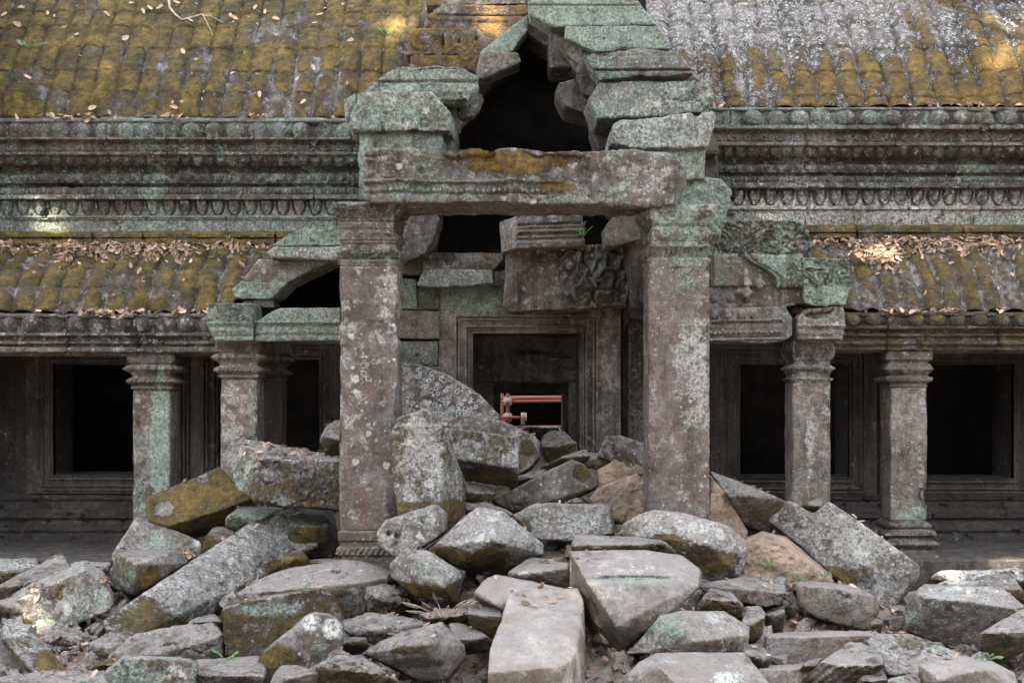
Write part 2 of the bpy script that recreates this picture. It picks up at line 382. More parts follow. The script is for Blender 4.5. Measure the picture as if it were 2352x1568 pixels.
def reveal(name, x0, x1, y0, y1, Ya, Yb, parent, mat=None, **kw):
    """the four inner sides of an opening, from depth Ya back to Yb"""
    k = s(Ya); X0, X1, Z1, Z0 = (x0-CX)*k, (x1-CX)*k, CAMZ+(HZ-y0)*k, CAMZ+(HZ-y1)*k
    V = []; 
    ring = []
    n = 24
    for t in np.linspace(0, 1, n, endpoint=False): ring.append((X0+(X1-X0)*t, Z1))
    for t in np.linspace(0, 1, n, endpoint=False): ring.append((X1, Z1+(Z0-Z1)*t))
    for t in np.linspace(0, 1, n, endpoint=False): ring.append((X1+(X0-X1)*t, Z0))
    for t in np.linspace(0, 1, n, endpoint=False): ring.append((X0, Z0+(Z1-Z0)*t))
    m = 8
    for (x, z) in ring:
        for j in range(m): V.append((x, Ya+(Yb-Ya)*j/(m-1), z))
    V = np.array(V); dn = .008*fbm(V*5, 3); V[:, 0] += dn; V[:, 2] += dn
    return place(name, V, gridF(len(ring), m, closed=True), mat or STONE, parent, **kw)
def mould(dist, steps):
    """stepped moulding of a frame: dist from the opening in px -> relief"""
    d = np.zeros_like(dist)
    for (a, b, h) in steps: d = np.where((dist >= a) & (dist < b), h, d)
    return d
def chev(x, y, h):
    return np.maximum(np.maximum(h[0]-x, x-h[1]), np.maximum(h[2]-y, y-h[3]))

def make_wing(side):
    L = side == 'left'
    root = empty('temple_gallery', (-3.6 if L else 3.9, 1.0, 0))
    tag(root, 'left gallery wing with dark olive moss over its curved stone tile roofs and carved frieze' if L else
        'right gallery wing with pale ring lichen on its grey stone tile roof', 'temple gallery', 'gallery wings either side of the collapsed porch')
    X0, X1 = (-6.6, -1.66) if L else (2.22, 6.9)
    # --- upper roof
    if L:
        courses = [-200, -110, -60, -28, 2, 34, 67, 115, 169, 216, 273]
        prof = [('z', 7.45, 3.7), (-45, 2.85), (0, 2.42), (34, 2.2), (67, 1.98), (115, 1.70), (169, 1.44), (216, 1.27), (273, 1.14)]
        def keep(X, r): return px(X, 1.4) < 990+0*r
        XR = -1.0
        def pat(X, r, d):
            C = np.zeros((len(X), 4)); x = px(X, 1.6)
            rib = sst(.01, .055, d)
            C[:, 1] = .12*rib-.09+.10*sst(700, 900, x)*sst(200, 0, r)-.16*np.exp(-((x-640)/170)**2)*sst(120, 150, r)*(1-rib)
            C[:, 2] = .3*(1-rib)*sst(300, 700, x); C[:, 3] = .26*fbm(np.stack([x*.035, r*.006, r*0], 1), 61, 3)+.06*rib*0; C[:, 1] += .20*fbm(np.stack([x*.03, r*.012, r*0], 1), 67, 3)
            return C
        kw = dict(moss=.74, white=.2, stain=.45, val=.8, red=.1, rust=.04)
    else:
        courses = [-200, -110, -60, -30, 13, 59, 115, 171, 227, 249]
        prof = [('z', 7.45, 3.7), (-45, 2.85), (0, 2.42), (34, 2.2), (67, 1.95), (115, 1.66), (171, 1.40), (227, 1.18), (249, 1.10)]
        def keep(X, r): return px(X, 1.4) > 1500+0*r
        XR = 1.3
        def pat(X, r, d):
            C = np.zeros((len(X), 4)); x = px(X, 1.6); rib = sst(.01, .055, d)
            C[:, 1] = -.25+.28*sst(70, 190, r)+.16*sst(1950, 2300, x)-.12*sst(1800, 1600, x)+.1*rib
            C[:, 2] = .3*sst(2100, 1700, x)*sst(230, 100, r); C[:, 3] = .3*fbm(np.stack([x*.035, r*.006, r*0], 1), 62, 3); C[:, 1] += .22*fbm(np.stack([x*.03, r*.012, r*0], 1), 68, 3)
            return C
        kw = dict(moss=.46, white=.2, ring=.58, stain=.5, val=.74, red=.25, rust=.3)
    sweep('upper_roof', min(X0, XR) if not L else X0, max(X1, XR) if L else X1, prof, roofrelief(courses, 50 if L else 53, 1.5, 3 if L else 33, amp=.036 if L else .055), root, dx=.011, dv=.012, keep=keep, pat=pat, **kw)
    sweep('rear_roof', X0, X1, [('z', 4.6, 6.6), ('z', 6.3, 5.4), ('z', 7.45, 3.72)][::-1], lambda X, r, Y, Z: .03*np.sin(X*24)+.01, root, dx=.05, dv=.08, moss=.5, val=.7)
    # --- frieze
    if L:
        sd = [279, 315, 324, 349, 362, 380, 401, 420, 433, 447, 460, 495]; o0 = 0
        pf = [(268, 1.2), (274, 1.0), (279, .97), (314, 1.0), (315, .95), (320, .95), (322, 1.06), (349, 1.08), (350, 1.02), (355, 1.02), (356, 1.06), (360, 1.06), (362, 1.08), (381, 1.17), (382, 1.26), (399, 1.28), (400, 1.2),
              (421, 1.18), (422, 1.24), (431, 1.25), (432, 1.15), (447, 1.14), (448, 1.09), (457, 1.09), (459, 1.17), (495, 1.19), (496, 1.15), (500, 1.15), (501, 1.17), (504, 1.16), (505, 1.18), (534, 1.19)]
    else:
        sd = [250, 287, 301, 326, 338, 360, 380, 395, 408, 419, 437, 472]
        pf = [(246, 1.16), (248, .98), (250, .95), (287, .98), (288, .93), (296, .93), (298, 1.04), (327, 1.06), (328, 1.0), (334, 1.0), (335, 1.04), (337, 1.05), (338, 1.06), (361, 1.16), (362, 1.25), (378, 1.27), (379, 1.19),
              (396, 1.17), (397, 1.23), (406, 1.24), (407, 1.14), (420, 1.12), (421, 1.06), (431, 1.06), (433, 1.15), (473, 1.17), (474, 1.13), (481, 1.13), (482, 1.16), (519, 1.18)]
    def patf(X, r, d):
        C = np.zeros((len(X), 4)); x = px(X, 1.1)
        if L:
            for (bx, w_) in ((350, 26), (512, 30), (735, 60), (20, 40)): C[:, 0] += .17*np.exp(-((x-bx)/w_)**2)*sst(330, 440, r)
            C[:, 0] += .2*sst(465, 515, r)+.10*sst(400, 300, r)*sst(60, 250, x); C[:, 3] = .13*sst(345, 370, r)*sst(470, 430, r)-.20*sst(480, 510, r)
            C[:, 2] = .35*np.exp(-((x-660)/50)**2-((r-500)/25)**2); C[:, 1] = .08*sst(300, 270, r)
        else:
            C[:, 0] += .20*sst(330, 300, r)*sst(2300, 1700, x)+.22*sst(470, 510, r)*sst(2100, 2300, x)+.17*sst(485, 515, r)*sst(1900, 1650, x)+.2*np.exp(-((x-2250)/60)**2-((r-388)/25)**2)
            C[:, 3] = .13*sst(330, 345, r)*sst(455, 420, r)-.22*sst(460, 480, r); C[:, 2] = .45*sst(440, 470, r)+.3*np.exp(-((x-1830)/70)**2)
        return C
    sweep('frieze', X0, X1, pf, frieze_relief(sd, 0 if L else 3, 1.1, 5 if L else 55), root, dx=.0085, dv=.008, pat=patf, mint=.29, white=.4, stain=.66, val=1.1, red=.15)
    # --- mossy ledge
    if L:
        pl = [(531, 1.2), (533, 1.0), (536, .96), (545, .95), (546, 1.0), (548, 1.0), (549, .95), (561, .93), (563, 1.0), (566, 1.1), (570, 1.2)]; Xl = X1
        dzl = lambda X, r: -.10*sst(-3.9, -1.6, X)*0
    else:
        pl = [(516, 1.2), (519, 1.0), (523, .96), (533, .95), (535, 1.0), (537, .96), (546, .95), (548, 1.02), (556, 1.15)]
        dzl = None
    sweep('ledge', X0, X1, pl, lambda X, r, Y, Z: .03*N3(X, Y, Z, 4, 8, 5, .6)+joints(X, r*0, Y, Z*0+(3 if L else 5), 9)*1.5, root, dx=.014, dv=.011, dz=dzl, moss=.72, white=.3, mint=.1, stain=.5, val=.7)
    # --- lower roof and its cornice
    if L:
        prof = [(561, 1.15), (575, .93), (595, .68), (625, .40), (667, .17), (719, .03)]; courses = [540, 566, 592, 625, 667, 720]; X1l = -2.72
        def keep(X, r): return px(X, .3) < 640-(r-560)*.62+6*np.sin(r*.25)
        pc = [(718, .12), (720, -.02), (724, -.12), (762, -.09), (766, -.13), (771, -.13), (773, -.06), (783, -.05), (784, -.1), (789, -.1), (790, -.05), (797, -.05), (799, -.12), (807, -.12), (809, -.1)]
        sdl = [724, 763]; Xc = -2.73
        kwl = dict(moss=.52, white=.3, stain=.4, val=.75, red=.25); kwc = dict(mint=.24, white=.45, stain=.62, moss=.12, val=.72, red=.2)
    else:
        prof = [(552, 1.12), (566, .93), (590, .62), (616, .42), (663, .18), (716, .03)]; courses = [520, 556, 583, 616, 663, 717]; X1l = None
        def keep(X, r): return px(X, .3) > 1850+6*np.sin(r*.25)
        pc = [(714, .12), (717, -.02), (720, -.12), (748, -.09), (749, -.14), (754, -.14), (756, -.05), (765, -.05), (766, -.09), (771, -.09), (772, -.04), (782, -.04), (783, -.1), (790, -.1), (792, -.05), (800, -.06), (802, -.1)]
        sdl = [720, 748]
        kwl = dict(moss=.44, white=.3, stain=.45, val=.85, red=.3, rust=.1); kwc = dict(mint=.12, white=.3, stain=.5, moss=.55, val=.7)
    Xa, Xb = (X0, -2.3) if L else (2.95, X1)
    pt = (lambda X, r, d: np.stack([X*0, -.06+.16*sst(.01, .05, d), .25*sst(.04, .01, d), X*0], 1))
    sweep('lower_roof', Xa, Xb, prof, roofrelief(courses, 51 if L else 46, .4, 14 if L else 44, amp=.05 if L else .06, wob=1.5, crumble=.05), root, dx=.010, dv=.010, keep=keep, pat=pt, **kwl)
    def crel(X, r, Y, Z):
        x = X/s(-.1); i, u = cell(x, 51 if L else 49, .2 if L else .55); v = (r-(sdl[0]+sdl[1])/2-1)/((sdl[1]-sdl[0])/2); m = band(r, *sdl)
        uu = u/.86; q = np.where(v < 0, uu*uu+v*v, uu*uu+.55*v*v)
        hb = 1-.5*(hash2(i, i*0, 177) > .75)-.25*hash2(i, i*0, 178); d = m*(.13*hb*np.sqrt(np.clip(1-q, 0, 1))+.02*np.exp(-((np.sqrt(q)-1.1)/.06)**2)-.055); d = d+joints(X, r, Y, Z*0+(1 if L else 2), 19)
        i, u = cell(x, 17); d = d+band(r, 773, 783)*.01*dome(u/.9, (r-778)/5)
        return d+.012*N3(X, Y, Z, 12, 71, 5, .65)+.02*N3(X, Y, Z, 2.5, 72, 3)-.05*sst(.42, .62, N3(X, Y, Z, 4, 73, 4))
    z0 = zrow(pc[-1][0], pc[-1][1])
    sweep('lower_cornice', Xa, Xc if L else X1, pc+[('z', z0, .02), ('z', z0-.03, .06), ('z', z0-.03, .42), ('z', z0+.10, .45), ('z', z0+.45, .5)], crel, root, dx=.0095, dv=.009, keep=(None if L else (lambda X, r: px(X, 0) > 1898)), **kwc)
    # --- wall behind the pillars, its windows and plinth
    Yw = 1.75; k = s(Yw)
    if L: wins = [(128, 392, 836, 1089), (505, 736, 826, 1090)]; xa, xb = -360, 905
    else: wins = [(1697, 1947, 836, 1095), (2085, 2322, 836, 1096)]; xa, xb = 1600, 2720
    def wf(x, y):
        V = np.stack([x.ravel()*.012, y.ravel()*.012, x.ravel()*0], 1)
        d = .02*fbm(V*2, 6, 4).reshape(x.shape)+.012*fbm(V*9, 7, 4).reshape(x.shape)
        # scroll carving on the panels beside the windows
        q = fbm(V*4+fbm(V*7, 3)[:, None]*.6, 9, 3).reshape(x.shape); pan = (y > 800) & (y < 1135)
        d = d+pan*.02*np.sin(q*22)*.6
        # moulded plinth
        pr = np.interp(y, [0, 1135, 1138, 1146, 1150, 1168, 1172, 1186, 1192, 1214, 1220, 1246, 1250, 1300], [0, 0, .06, .06, .02, .05, .13, .15, .08, .2, .16, .26, .28, .28])
        return d+pr*(1+.25*fbm(V*3, 21, 3).reshape(x.shape))-.05*sst(.3, .6, fbm(V*5, 22, 3).reshape(x.shape))*(y > 1135)
    holes = [(a-66, b+66, c-40, d_+44) for a, b, c, d_ in wins]
    wall_grid('wall', xa, xb, 730, 1292, Yw, wf, root, 2.4, holes, mint=.14 if L else .05, white=.08, stain=.8, val=.62 if L else .46, moss=.2 if L else .05)
    for h in wins:
        st = [(-5, 3, .10), (3, 8, .07), (8, 12, .10), (12, 24, .06), (24, 28, .095), (28, 33, .06), (33, 37, .09), (37, 44, .06), (44, 67, .03)]
        def ff(x, y, h=h):
            dd = chev(x, y, h); V = np.stack([x.ravel()*.02, y.ravel()*.02, x.ravel()*0], 1)
            return mould(dd, st)+.008*fbm(V*5, 31, 4).reshape(x.shape)
        fr = wall_grid('window_frame', h[0]-66, h[1]+66, h[2]-40, h[3]+44, Yw-.01, ff, root, 1.3, [h], mint=.1, white=.08, stain=.62, val=.72 if L else .52)
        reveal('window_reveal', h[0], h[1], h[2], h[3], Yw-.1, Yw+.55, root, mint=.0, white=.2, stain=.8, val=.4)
    # aisle floor and edge step
    return root
WL = make_wing('left'); WR = make_wing('right')

# ------------------------------------------------------------------ shell of the building behind: far walls, ends, floors
shell = empty('temple_interior', (0, 3.6, 0)); tag(shell, 'dark interior of the vaulted gallery seen through the windows and the gaps of the porch', 'vaulted hall')
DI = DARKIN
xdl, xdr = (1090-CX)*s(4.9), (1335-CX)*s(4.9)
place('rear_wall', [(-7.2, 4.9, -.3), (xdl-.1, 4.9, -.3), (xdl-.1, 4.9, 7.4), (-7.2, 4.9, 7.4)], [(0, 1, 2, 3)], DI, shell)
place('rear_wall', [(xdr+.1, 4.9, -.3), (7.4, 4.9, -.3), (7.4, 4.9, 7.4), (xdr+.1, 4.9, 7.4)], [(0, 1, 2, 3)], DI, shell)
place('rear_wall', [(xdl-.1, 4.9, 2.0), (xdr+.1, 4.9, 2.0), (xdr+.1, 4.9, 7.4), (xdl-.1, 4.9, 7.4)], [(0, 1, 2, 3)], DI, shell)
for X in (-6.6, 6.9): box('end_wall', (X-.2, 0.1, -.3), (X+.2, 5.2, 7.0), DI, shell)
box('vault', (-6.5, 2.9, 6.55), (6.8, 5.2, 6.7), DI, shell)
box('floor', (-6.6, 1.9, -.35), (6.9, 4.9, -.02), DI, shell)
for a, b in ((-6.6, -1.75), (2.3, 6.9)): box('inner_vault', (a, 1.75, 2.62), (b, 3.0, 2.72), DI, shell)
# ------------------------------------------------------------------ cut stones: hull or prism -> voxel surface -> chipped, worn, layered
JOBS = []
def hull_mesh(pts):
    bm = bmesh.new(); vs = [bm.verts.new(p) for p in pts]
    r = bmesh.ops.convex_hull(bm, input=vs)
    bmesh.ops.delete(bm, geom=[v for v in bm.verts if not v.link_faces], context='VERTS')
    bmesh.ops.recalc_face_normals(bm, faces=bm.faces)
    me = bpy.data.meshes.new('raw'); bm.to_mesh(me); bm.free(); return me
def prism_mesh(A, B):
    n = len(A); bm = bmesh.new(); a = [bm.verts.new(p) for p in A]; b = [bm.verts.new(p) for p in B]
    bm.faces.new(a); bm.faces.new(b[::-1])
    for i in range(n): bm.faces.new((a[i], b[i], b[(i+1) % n], a[(i+1) % n]))
    bmesh.ops.triangulate(bm, faces=[f for f in bm.faces if len(f.verts) > 4])
    bmesh.ops.recalc_face_normals(bm, faces=bm.faces)
    me = bpy.data.meshes.new('raw'); bm.to_mesh(me); bm.free(); return me
def stone(reg, pts, Y, off=(0, 0, .4), g=(0, 0), name='fallen_block', label=None, cat='stone block', group='fallen sandstone blocks in the heap',
          prism=False, world=False, vox=None, relief=None, chip=1.0, parent=None, blobs=None, ridge=None, **kw):
    """pts: corners measured in a region of the photograph with an optional depth offset (m); off: where the far side lies"""
    if name in ('fallen_block', 'small_stone') and not prism and not any(len(p) > 2 for p in pts):
        rr = random.Random(int(pts[0][0]*7+pts[1][1]*3)); ok_, k_ = REG[reg][1], REG[reg][2]
        if g == (0, 0): g = (rr.uniform(-.22, .22), 0)
        y0, y1 = min(p[1] for p in pts), max(p[1] for p in pts); x0, x1 = min(p[0] for p in pts), max(p[0] for p in pts)
        if ridge is None and abs(off[1])*k_ < 12: f = rr.uniform(.32, .5); t = rr.uniform(-.16, .16); ridge = (y0+(y1-y0)*(f-t), y0+(y1-y0)*(f+t))
        if ridge:
            rl = lambda x: ridge[0]+(ridge[1]-ridge[0])*(x-x0)/(x1-x0+1e-6)
            new = []; n = len(pts)
            for i in range(n):
                a, c = pts[i], pts[(i+1) % n]; da, dc = a[1]-rl(a[0]), c[1]-rl(c[0]); new.append(a)
                if da*dc < 0 and min(abs(da), abs(dc))*k_ > 6: q = da/(da-dc); new.append((a[0]+(c[0]-a[0])*q, a[1]+(c[1]-a[1])*q))
            cxx = x0+(x1-x0)*rr.uniform(.35, .65); new.append((cxx, rl(cxx)+(y1-y0)*.06, -.10*rr.random()-.02))
            sl = .019; out = []
            for p in new:
                h_ = (rl(p[0])-p[1])*k_; out.append((p[0], p[1], (p[2] if len(p) > 2 else 0)+(min(h_*sl, .65) if h_ > 0 else -h_*.0035)))
            pts = out
    ox, oy, k = REG[reg]; cx = sum(p[0] for p in pts)/len(pts); cy = sum(p[1] for p in pts)/len(pts)
    A, B = [], []
    for p in pts:
        y = Y+(p[2] if len(p) > 2 else 0)+g[0]*(p[0]-cx)*k/100+g[1]*(p[1]-cy)*k/100
        X, Yy, Z = P(ox+p[0]*k, oy+p[1]*k, y); A.append((X, Yy, Z))
        B.append((X+off[0], Yy+off[1], Z+off[2]) if world else P(ox+(p[0]+off[0])*k, oy+(p[1]+off[1])*k, y+off[2]))
    me = prism_mesh(A, B) if prism else hull_mesh(A+B)
    o = bpy.data.objects.new(name, me); col.objects.link(o)
    m = o.modifiers.new('v', 'REMESH'); m.mode = 'VOXEL'; m.voxel_size = vox or .0135; m.use_smooth_shade = True
    if label: tag(o, label, cat, group)
    look(o, **kw)
    JOBS.append((o, relief, chip, parent, blobs, reg)); return o
def finish_stones():
    dg = bpy.context.evaluated_depsgraph_get(); done = []
    for (o, *_r) in JOBS: done.append(bpy.data.meshes.new_from_object(o.evaluated_get(dg)))
    for (o, relief, chip, parent, blobs, reg), me in zip(JOBS, done):
        o.modifiers.clear(); old = o.data
        n = len(me.vertices); V = np.empty(n*3, dtype=np.float32); me.vertices.foreach_get('co', V); V = V.reshape(-1, 3).astype(float)
        E = np.empty(len(me.edges)*2, dtype=np.int32); me.edges.foreach_get('vertices', E); E = E.reshape(-1, 2)
        deg = np.bincount(E.ravel(), minlength=n)[:, None]
        def lap(W, it):
            for _ in range(it):
                S = np.zeros_like(W); np.add.at(S, E[:, 0], W[E[:, 1]]); np.add.at(S, E[:, 1], W[E[:, 0]]); W = W*.35+.65*S/deg
            return W
        sd = abs(hash(o.name)) % 900 if False else (sum(ord(c) for c in o.name)*7+n) % 900
        rv = np.array([math.sin(sd), math.cos(sd*1.3), math.sin(sd*2.1)])*30
        q = V+rv; rs = np.random.default_rng(sd+5); ext = V.max(0)-V.min(0); V0 = V.copy()
        for _ in range(int(3*chip)+1):   # flakes struck off corners and edges
            nn = rs.normal(size=3); nn /= np.linalg.norm(nn); h = V@nn; cut = h.max()-(.006+.035*rs.random()*min(1, chip))*min(1.0, ext.min()/.35)
            V = V-nn*np.maximum(0, h-cut+.012*fbm(q*9, sd+_, 2))[:, None]
        S1 = V; S2 = lap(V, 7)
        m = sst(.12, .42, fbm(q*4.0, sd, 4, .6))[:, None]*chip*.55
        W = S1*(1-m)+S2*m
        me.vertices.foreach_set('co', W.astype(np.float32).ravel()); me.update()
        Nn = np.empty(n*3, dtype=np.float32); me.vertices.foreach_get('normal', Nn); Nn = Nn.reshape(-1, 3)
        ax = np.array([math.sin(sd*1.7)*.35, math.cos(sd*.9)*.35, 1.0]); ax /= np.linalg.norm(ax)
        t = W@ax
        lay = fbm(np.stack([t*26, (q[:, 0])*1.4, (q[:, 1])*1.4], 1), sd+5, 3)
        d = .010*fbm(q*1.7, sd+1, 3)+.008*fbm(q*6, sd+2, 5, .62)+.007*lay*(1-np.abs(Nn@ax))+.006*fbm(q*24, sd+7, 3)
        tr = fbm(q*1.9, sd+14, 4, .6)*7; d = d+.010*chip*(np.floor(tr)+sst(.0, .16, tr-np.floor(tr)))
        ck = fbm(q*1.3, sd+24, 4, .6); d = d-.028*np.exp(-(ck/.011)**2)*sst(.0, .2, fbm(q*.9, sd+25, 2))*min(1, chip*2)
        d = d-.05*chip*sst(.30, .55, fbm(q*3.1, sd+4, 4))
        fd = .35+.65*chip; d = d*fd
        if relief is not None:
            ox, oy, k = REG[reg]; dd = W[:, 1]-CAMY
            x = (CX+W[:, 0]*FPX/dd-ox)/k; y = (HZ-(W[:, 2]-CAMZ)*FPX/dd-oy)/k
            d = d+relief(x, y, W)*sst(.35, .75, -Nn[:, 1])
        # faces on a corner would fold: keep the push modest
        W = W+Nn*d[:, None]
        org = np.array([W[:, 0].mean(), W[:, 1].mean(), W[:, 2].min()])
        me.vertices.foreach_set('co', (W-org).astype(np.float32).ravel()); me.update()
        me.materials.clear(); me.materials.append(STONE)
        paint(me, W, blobs, reg)
        o.data = me; me.name = o.name; bpy.data.meshes.remove(old)
        if parent is not None: o.parent = parent; o.location = Vector(org)-parent.location
        else: o.location = org
def carve(f=5, seed=1, amp=.022):
    """scrolling foliage cut into a face"""
    def r(x, y, W):
        p = np.stack([W[:, 0]*f, W[:, 2]*f, W[:, 1]*0], 1)
        wv = fbm(p*1.1, seed, 2); q = fbm(p*1.6+np.stack([wv, -wv, wv], 1)*1.2, seed+3, 3)
        return 1.6*amp*np.sin(q*20)*.7-.3*amp+.5*amp*fbm(p*6, seed+6, 2)
    return r
def bands(rows):
    """rows: (y0, y1, height, bead period or 0) in the units of the region"""
    def r(x, y, W):
        d = np.zeros(len(x))
        for (a, b, h, per) in rows:
            m = (y >= a) & (y < b)
            if per:
                u = (x/per-np.floor(x/per)-.5)*2; v = (y-(a+b)/2)/((b-a)/2); d = np.where(m, h*np.sqrt(np.clip(1-(u/.92)**2-v*v, 0, 1)), d)
            else: d = np.where(m, h, d)
        return d
    return r

# ------------------------------------------------------------------ square pillars
def sq_part(name, cx, Yf, dep, rows, parent, relief=None, seed=0, n=30, dv=.013, cap=True, blobs=None, damage=(), **kw):
    k = s(Yf); pts = []
    for a, b in zip(rows[:-1], rows[1:]):
        za, zb = zrow(a[0], Yf), zrow(b[0], Yf); L = math.hypot(za-zb, (a[1]-b[1])*k); m = max(1, int(round(L/dv)))
        for t in range(m): f = t/m; pts.append((za+(zb-za)*f, (a[1]+(b[1]-a[1])*f)*k, a[0]+(b[0]-a[0])*f))
    pts.append((zrow(rows[-1][0], Yf), rows[-1][1]*k, rows[-1][0])); pts = np.array(pts)
    hw0 = rows[0][2] if len(rows[0]) > 2 else min(r[1] for r in rows)*k
    Xc = (cx-CX)*k; Yc = Yf+dep/2
    t = np.linspace(-1, 1, n, endpoint=False); side = []
    for q in range(4):
        for v in t: side.append([(v, -1), (1, v), (-v, 1), (-1, -v)][q]+(q, v))
    side = np.array(side); nu = len(side)
    cr = .965; sx = np.clip(side[:, 0], -cr, cr)*1.0; sy = np.clip(side[:, 1], -cr, cr)
    U, J = np.meshgrid(np.arange(nu), np.arange(len(pts)), indexing='ij')
    ext = pts[J, 1]-hw0
    X = side[U, 0]*pts[J, 1]; Yy = side[U, 1]*(dep/2+ext)
    nx = np.where(side[U, 2] == 1, 1, np.where(side[U, 2] == 3, -1, 0)).astype(float); ny = np.where(side[U, 2] == 0, -1, np.where(side[U, 2] == 2, 1, 0)).astype(float)
    ed = np.abs(side[U, 3]); bev = sst(.93, 1.0, ed)
    Z = pts[J, 0]; Rw = pts[J, 2]
    w_ = np.stack([(X+Xc).ravel(), (Yy+Yc).ravel(), Z.ravel()], 1)
    d = (.009*fbm(w_*3, seed, 3)+.007*fbm(w_*16, seed+2, 4, .6)-.03*sst(.38, .6, fbm(w_*3.3, seed+5, 4))).reshape(X.shape)
    d = d-bev*(.012+.03*sst(.1, .5, fbm(w_*4.5, seed+8, 3)).reshape(X.shape))
    if relief is not None: d = d+relief(side[U, 3]*pts[J, 1]/k, Rw, side[U, 2])
    V = np.stack([X+Xc+nx*d-bev*np.sign(X)*(nx == 0)*.006, Yy+Yc+ny*d, Z], -1).reshape(-1, 3)
    for (x, y, rx, ry, am) in damage:   # broken corners
        dd = V[:, 1]-CAMY; ppx = CX+V[:, 0]*FPX/dd; ppy = HZ-(V[:, 2]-CAMZ)*FPX/dd
        f = np.clip(1-((ppx-x)/rx)**2-((ppy-y)/ry)**2, 0, 1)*am
        V[:, 0] += f*np.sign(Xc-V[:, 0]); V[:, 1] += f*.7*np.sign(Yc-V[:, 1])
    F = gridF(nu, len(pts), closed=True)[:, ::-1].tolist()
    m = len(pts)
    if cap: F.append([i*m for i in range(nu)]); F.append([i*m+m-1 for i in range(nu)][::-1])
    return place(name, V, F, STONE, parent, blobs=blobs, **kw)
def cap_relief(items):
    """items: (row0, row1, kind, period px, depth)"""
    def f(u, r, q):
        d = np.zeros_like(u)
        for (a, b, kind, per, h) in items:
            m = (r >= a) & (r < b); v = (r-(a+b)/2)/((b-a)/2); c = (u/per-np.floor(u/per)-.5)*2
            if kind == 'bud': e = h*np.sqrt(np.clip(1-(c/.9)**2-v*v*.8, 0, 1))
            elif kind == 'arc': e = h*(np.exp(-((np.sqrt(c*c+(v-.9)**2*.35)-.9)/.16)**2)-.4)
            elif kind == 'twist': c2 = (u/per+v*.35); c2 = (c2-np.floor(c2)-.5)*2; e = h*(1-c2**2*1.2)
            elif kind == 'ros': rr = np.sqrt(c*c+v*v); e = h*(np.exp(-((rr-.7)/.17)**2)+np.exp(-(rr/.25)**2)-.3)
            elif kind == 'leaf': e = h*np.sin(u*.9+np.sin(r*.55)*1.8)*np.sin(r*.7+np.sin(u*.35)*2)
            d = np.where(m, e*1.8, d)
        return d
    return f
def pillar(label, cx, Yf, dep, cap, shaft, base, capr, baser=None, seed=0, blobs=None, damage=(), capkw={}, shkw={}, group='square stone pillars of the gallery and porch'):
    k = s(Yf); low = (base or shaft)[-1][0]
    root = empty('stone_pillar', ((cx-CX)*k, Yf+dep/2, zrow(low, Yf))); tag(root, label, 'pillar', group)
    sq_part('shaft', cx, Yf, dep, shaft, root, None, seed, blobs=blobs, damage=damage, **shkw)
    mn = min(r[1] for r in shaft)*k
    def deepen(rows):
        o_ = []
        for i, (a, b) in enumerate(rows):
            l_ = rows[i-1][1] if i else b; r_ = rows[i+1][1] if i < len(rows)-1 else b
            o_.append((a, b-(2.6 if (b < l_-.5 or b < r_-.5) and b <= max(l_, r_)-1 else 0)+(1.2 if b > l_+.5 and b >= r_ else 0)))
        return o_
    cap = deepen(cap); base = deepen(base) if base else base
    cp = [(a, b, mn) for a, b in cap]
    sq_part('capital', cx, Yf, dep, cp, root, capr, seed+3, dv=.008, n=44, blobs=blobs, damage=damage, **capkw)
    if base: sq_part('base', cx, Yf, dep, [(a, b, mn) for a, b in base], root, baser, seed+6, dv=.009, n=40, **capkw)
    return root
YB = -2.2
lc = [(464, 74), (470, 79), (500, 76), (507, 72), (509, 68), (513, 71), (524, 70), (526, 67), (530, 69), (550, 69), (552, 66), (556, 67), (560, 65), (570, 66), (573, 68), (580, 72), (592, 71), (595, 68), (599, 70), (609, 69), (612, 67)]
pillar('tall left porch pillar with a carved capital, speckled with white lichen over reddish stone', 847, YB, .56, lc,
       [(612, 67), (1216, 67)], [(1216, 67), (1222, 71), (1240, 71), (1244, 66), (1256, 66), (1258, 70), (1273, 71), (1277, 66), (1281, 67), (1284, 70), (1330, 72)],
       cap_relief([(470, 503, 'leaf', 20, .014), (530, 551, 'arc', 29, .015), (574, 594, 'leaf', 9, .014)]), cap_relief([(1258, 1274, 'twist', 13, .014)]), 3,
       blobs=[(880, 1150, 50, 80, 'dark', -.2), (800, 900, 60, 200, 'white', .25), (830, 500, 60, 45, 'mint', .12), (900, 720, 40, 150, 'white', .3), (905, 1170, 28, 60, 'dark', .35)],
       damage=[(920, 520, 16, 60, .05), (925, 760, 14, 30, .04)],
       capkw=dict(mint=.28, white=.45, stain=.42, red=.45, val=.86), shkw=dict(mint=.05, white=.40, stain=.4, red=1.4, val=.8))
rc = [(470, 84), (480, 86), (512, 82), (518, 76), (520, 73), (528, 74), (552, 72), (555, 70), (562, 72), (566, 76), (586, 75), (590, 70), (596, 72), (608, 71), (612, 70)]
pillar('tall right porch pillar with two round holes in its capital and large pale lichen blotches', 1560, YB, .56, rc,
       [(612, 70), (1330, 70)], None, cap_relief([(478, 512, 'ros', 40, .012), (530, 552, 'bud', 26, .012), (566, 586, 'leaf', 9, .014)]), None, 13,
       blobs=[(1600, 860, 60, 150, 'white', .5), (1555, 1010, 60, 200, 'white', -.1), (1600, 640, 60, 80, 'mint', .2), (1545, 590, 60, 110, 'mint', .14), (1520, 1150, 40, 40, 'mint', .15)],
       damage=[(1478, 520, 20, 60, .05)],
       capkw=dict(mint=.36, white=.5, stain=.42, red=.1, val=.9), shkw=dict(mint=.10, white=.42, stain=.4, red=1.4, val=.8))
sm = dict(group='square stone pillars of the gallery and porch')
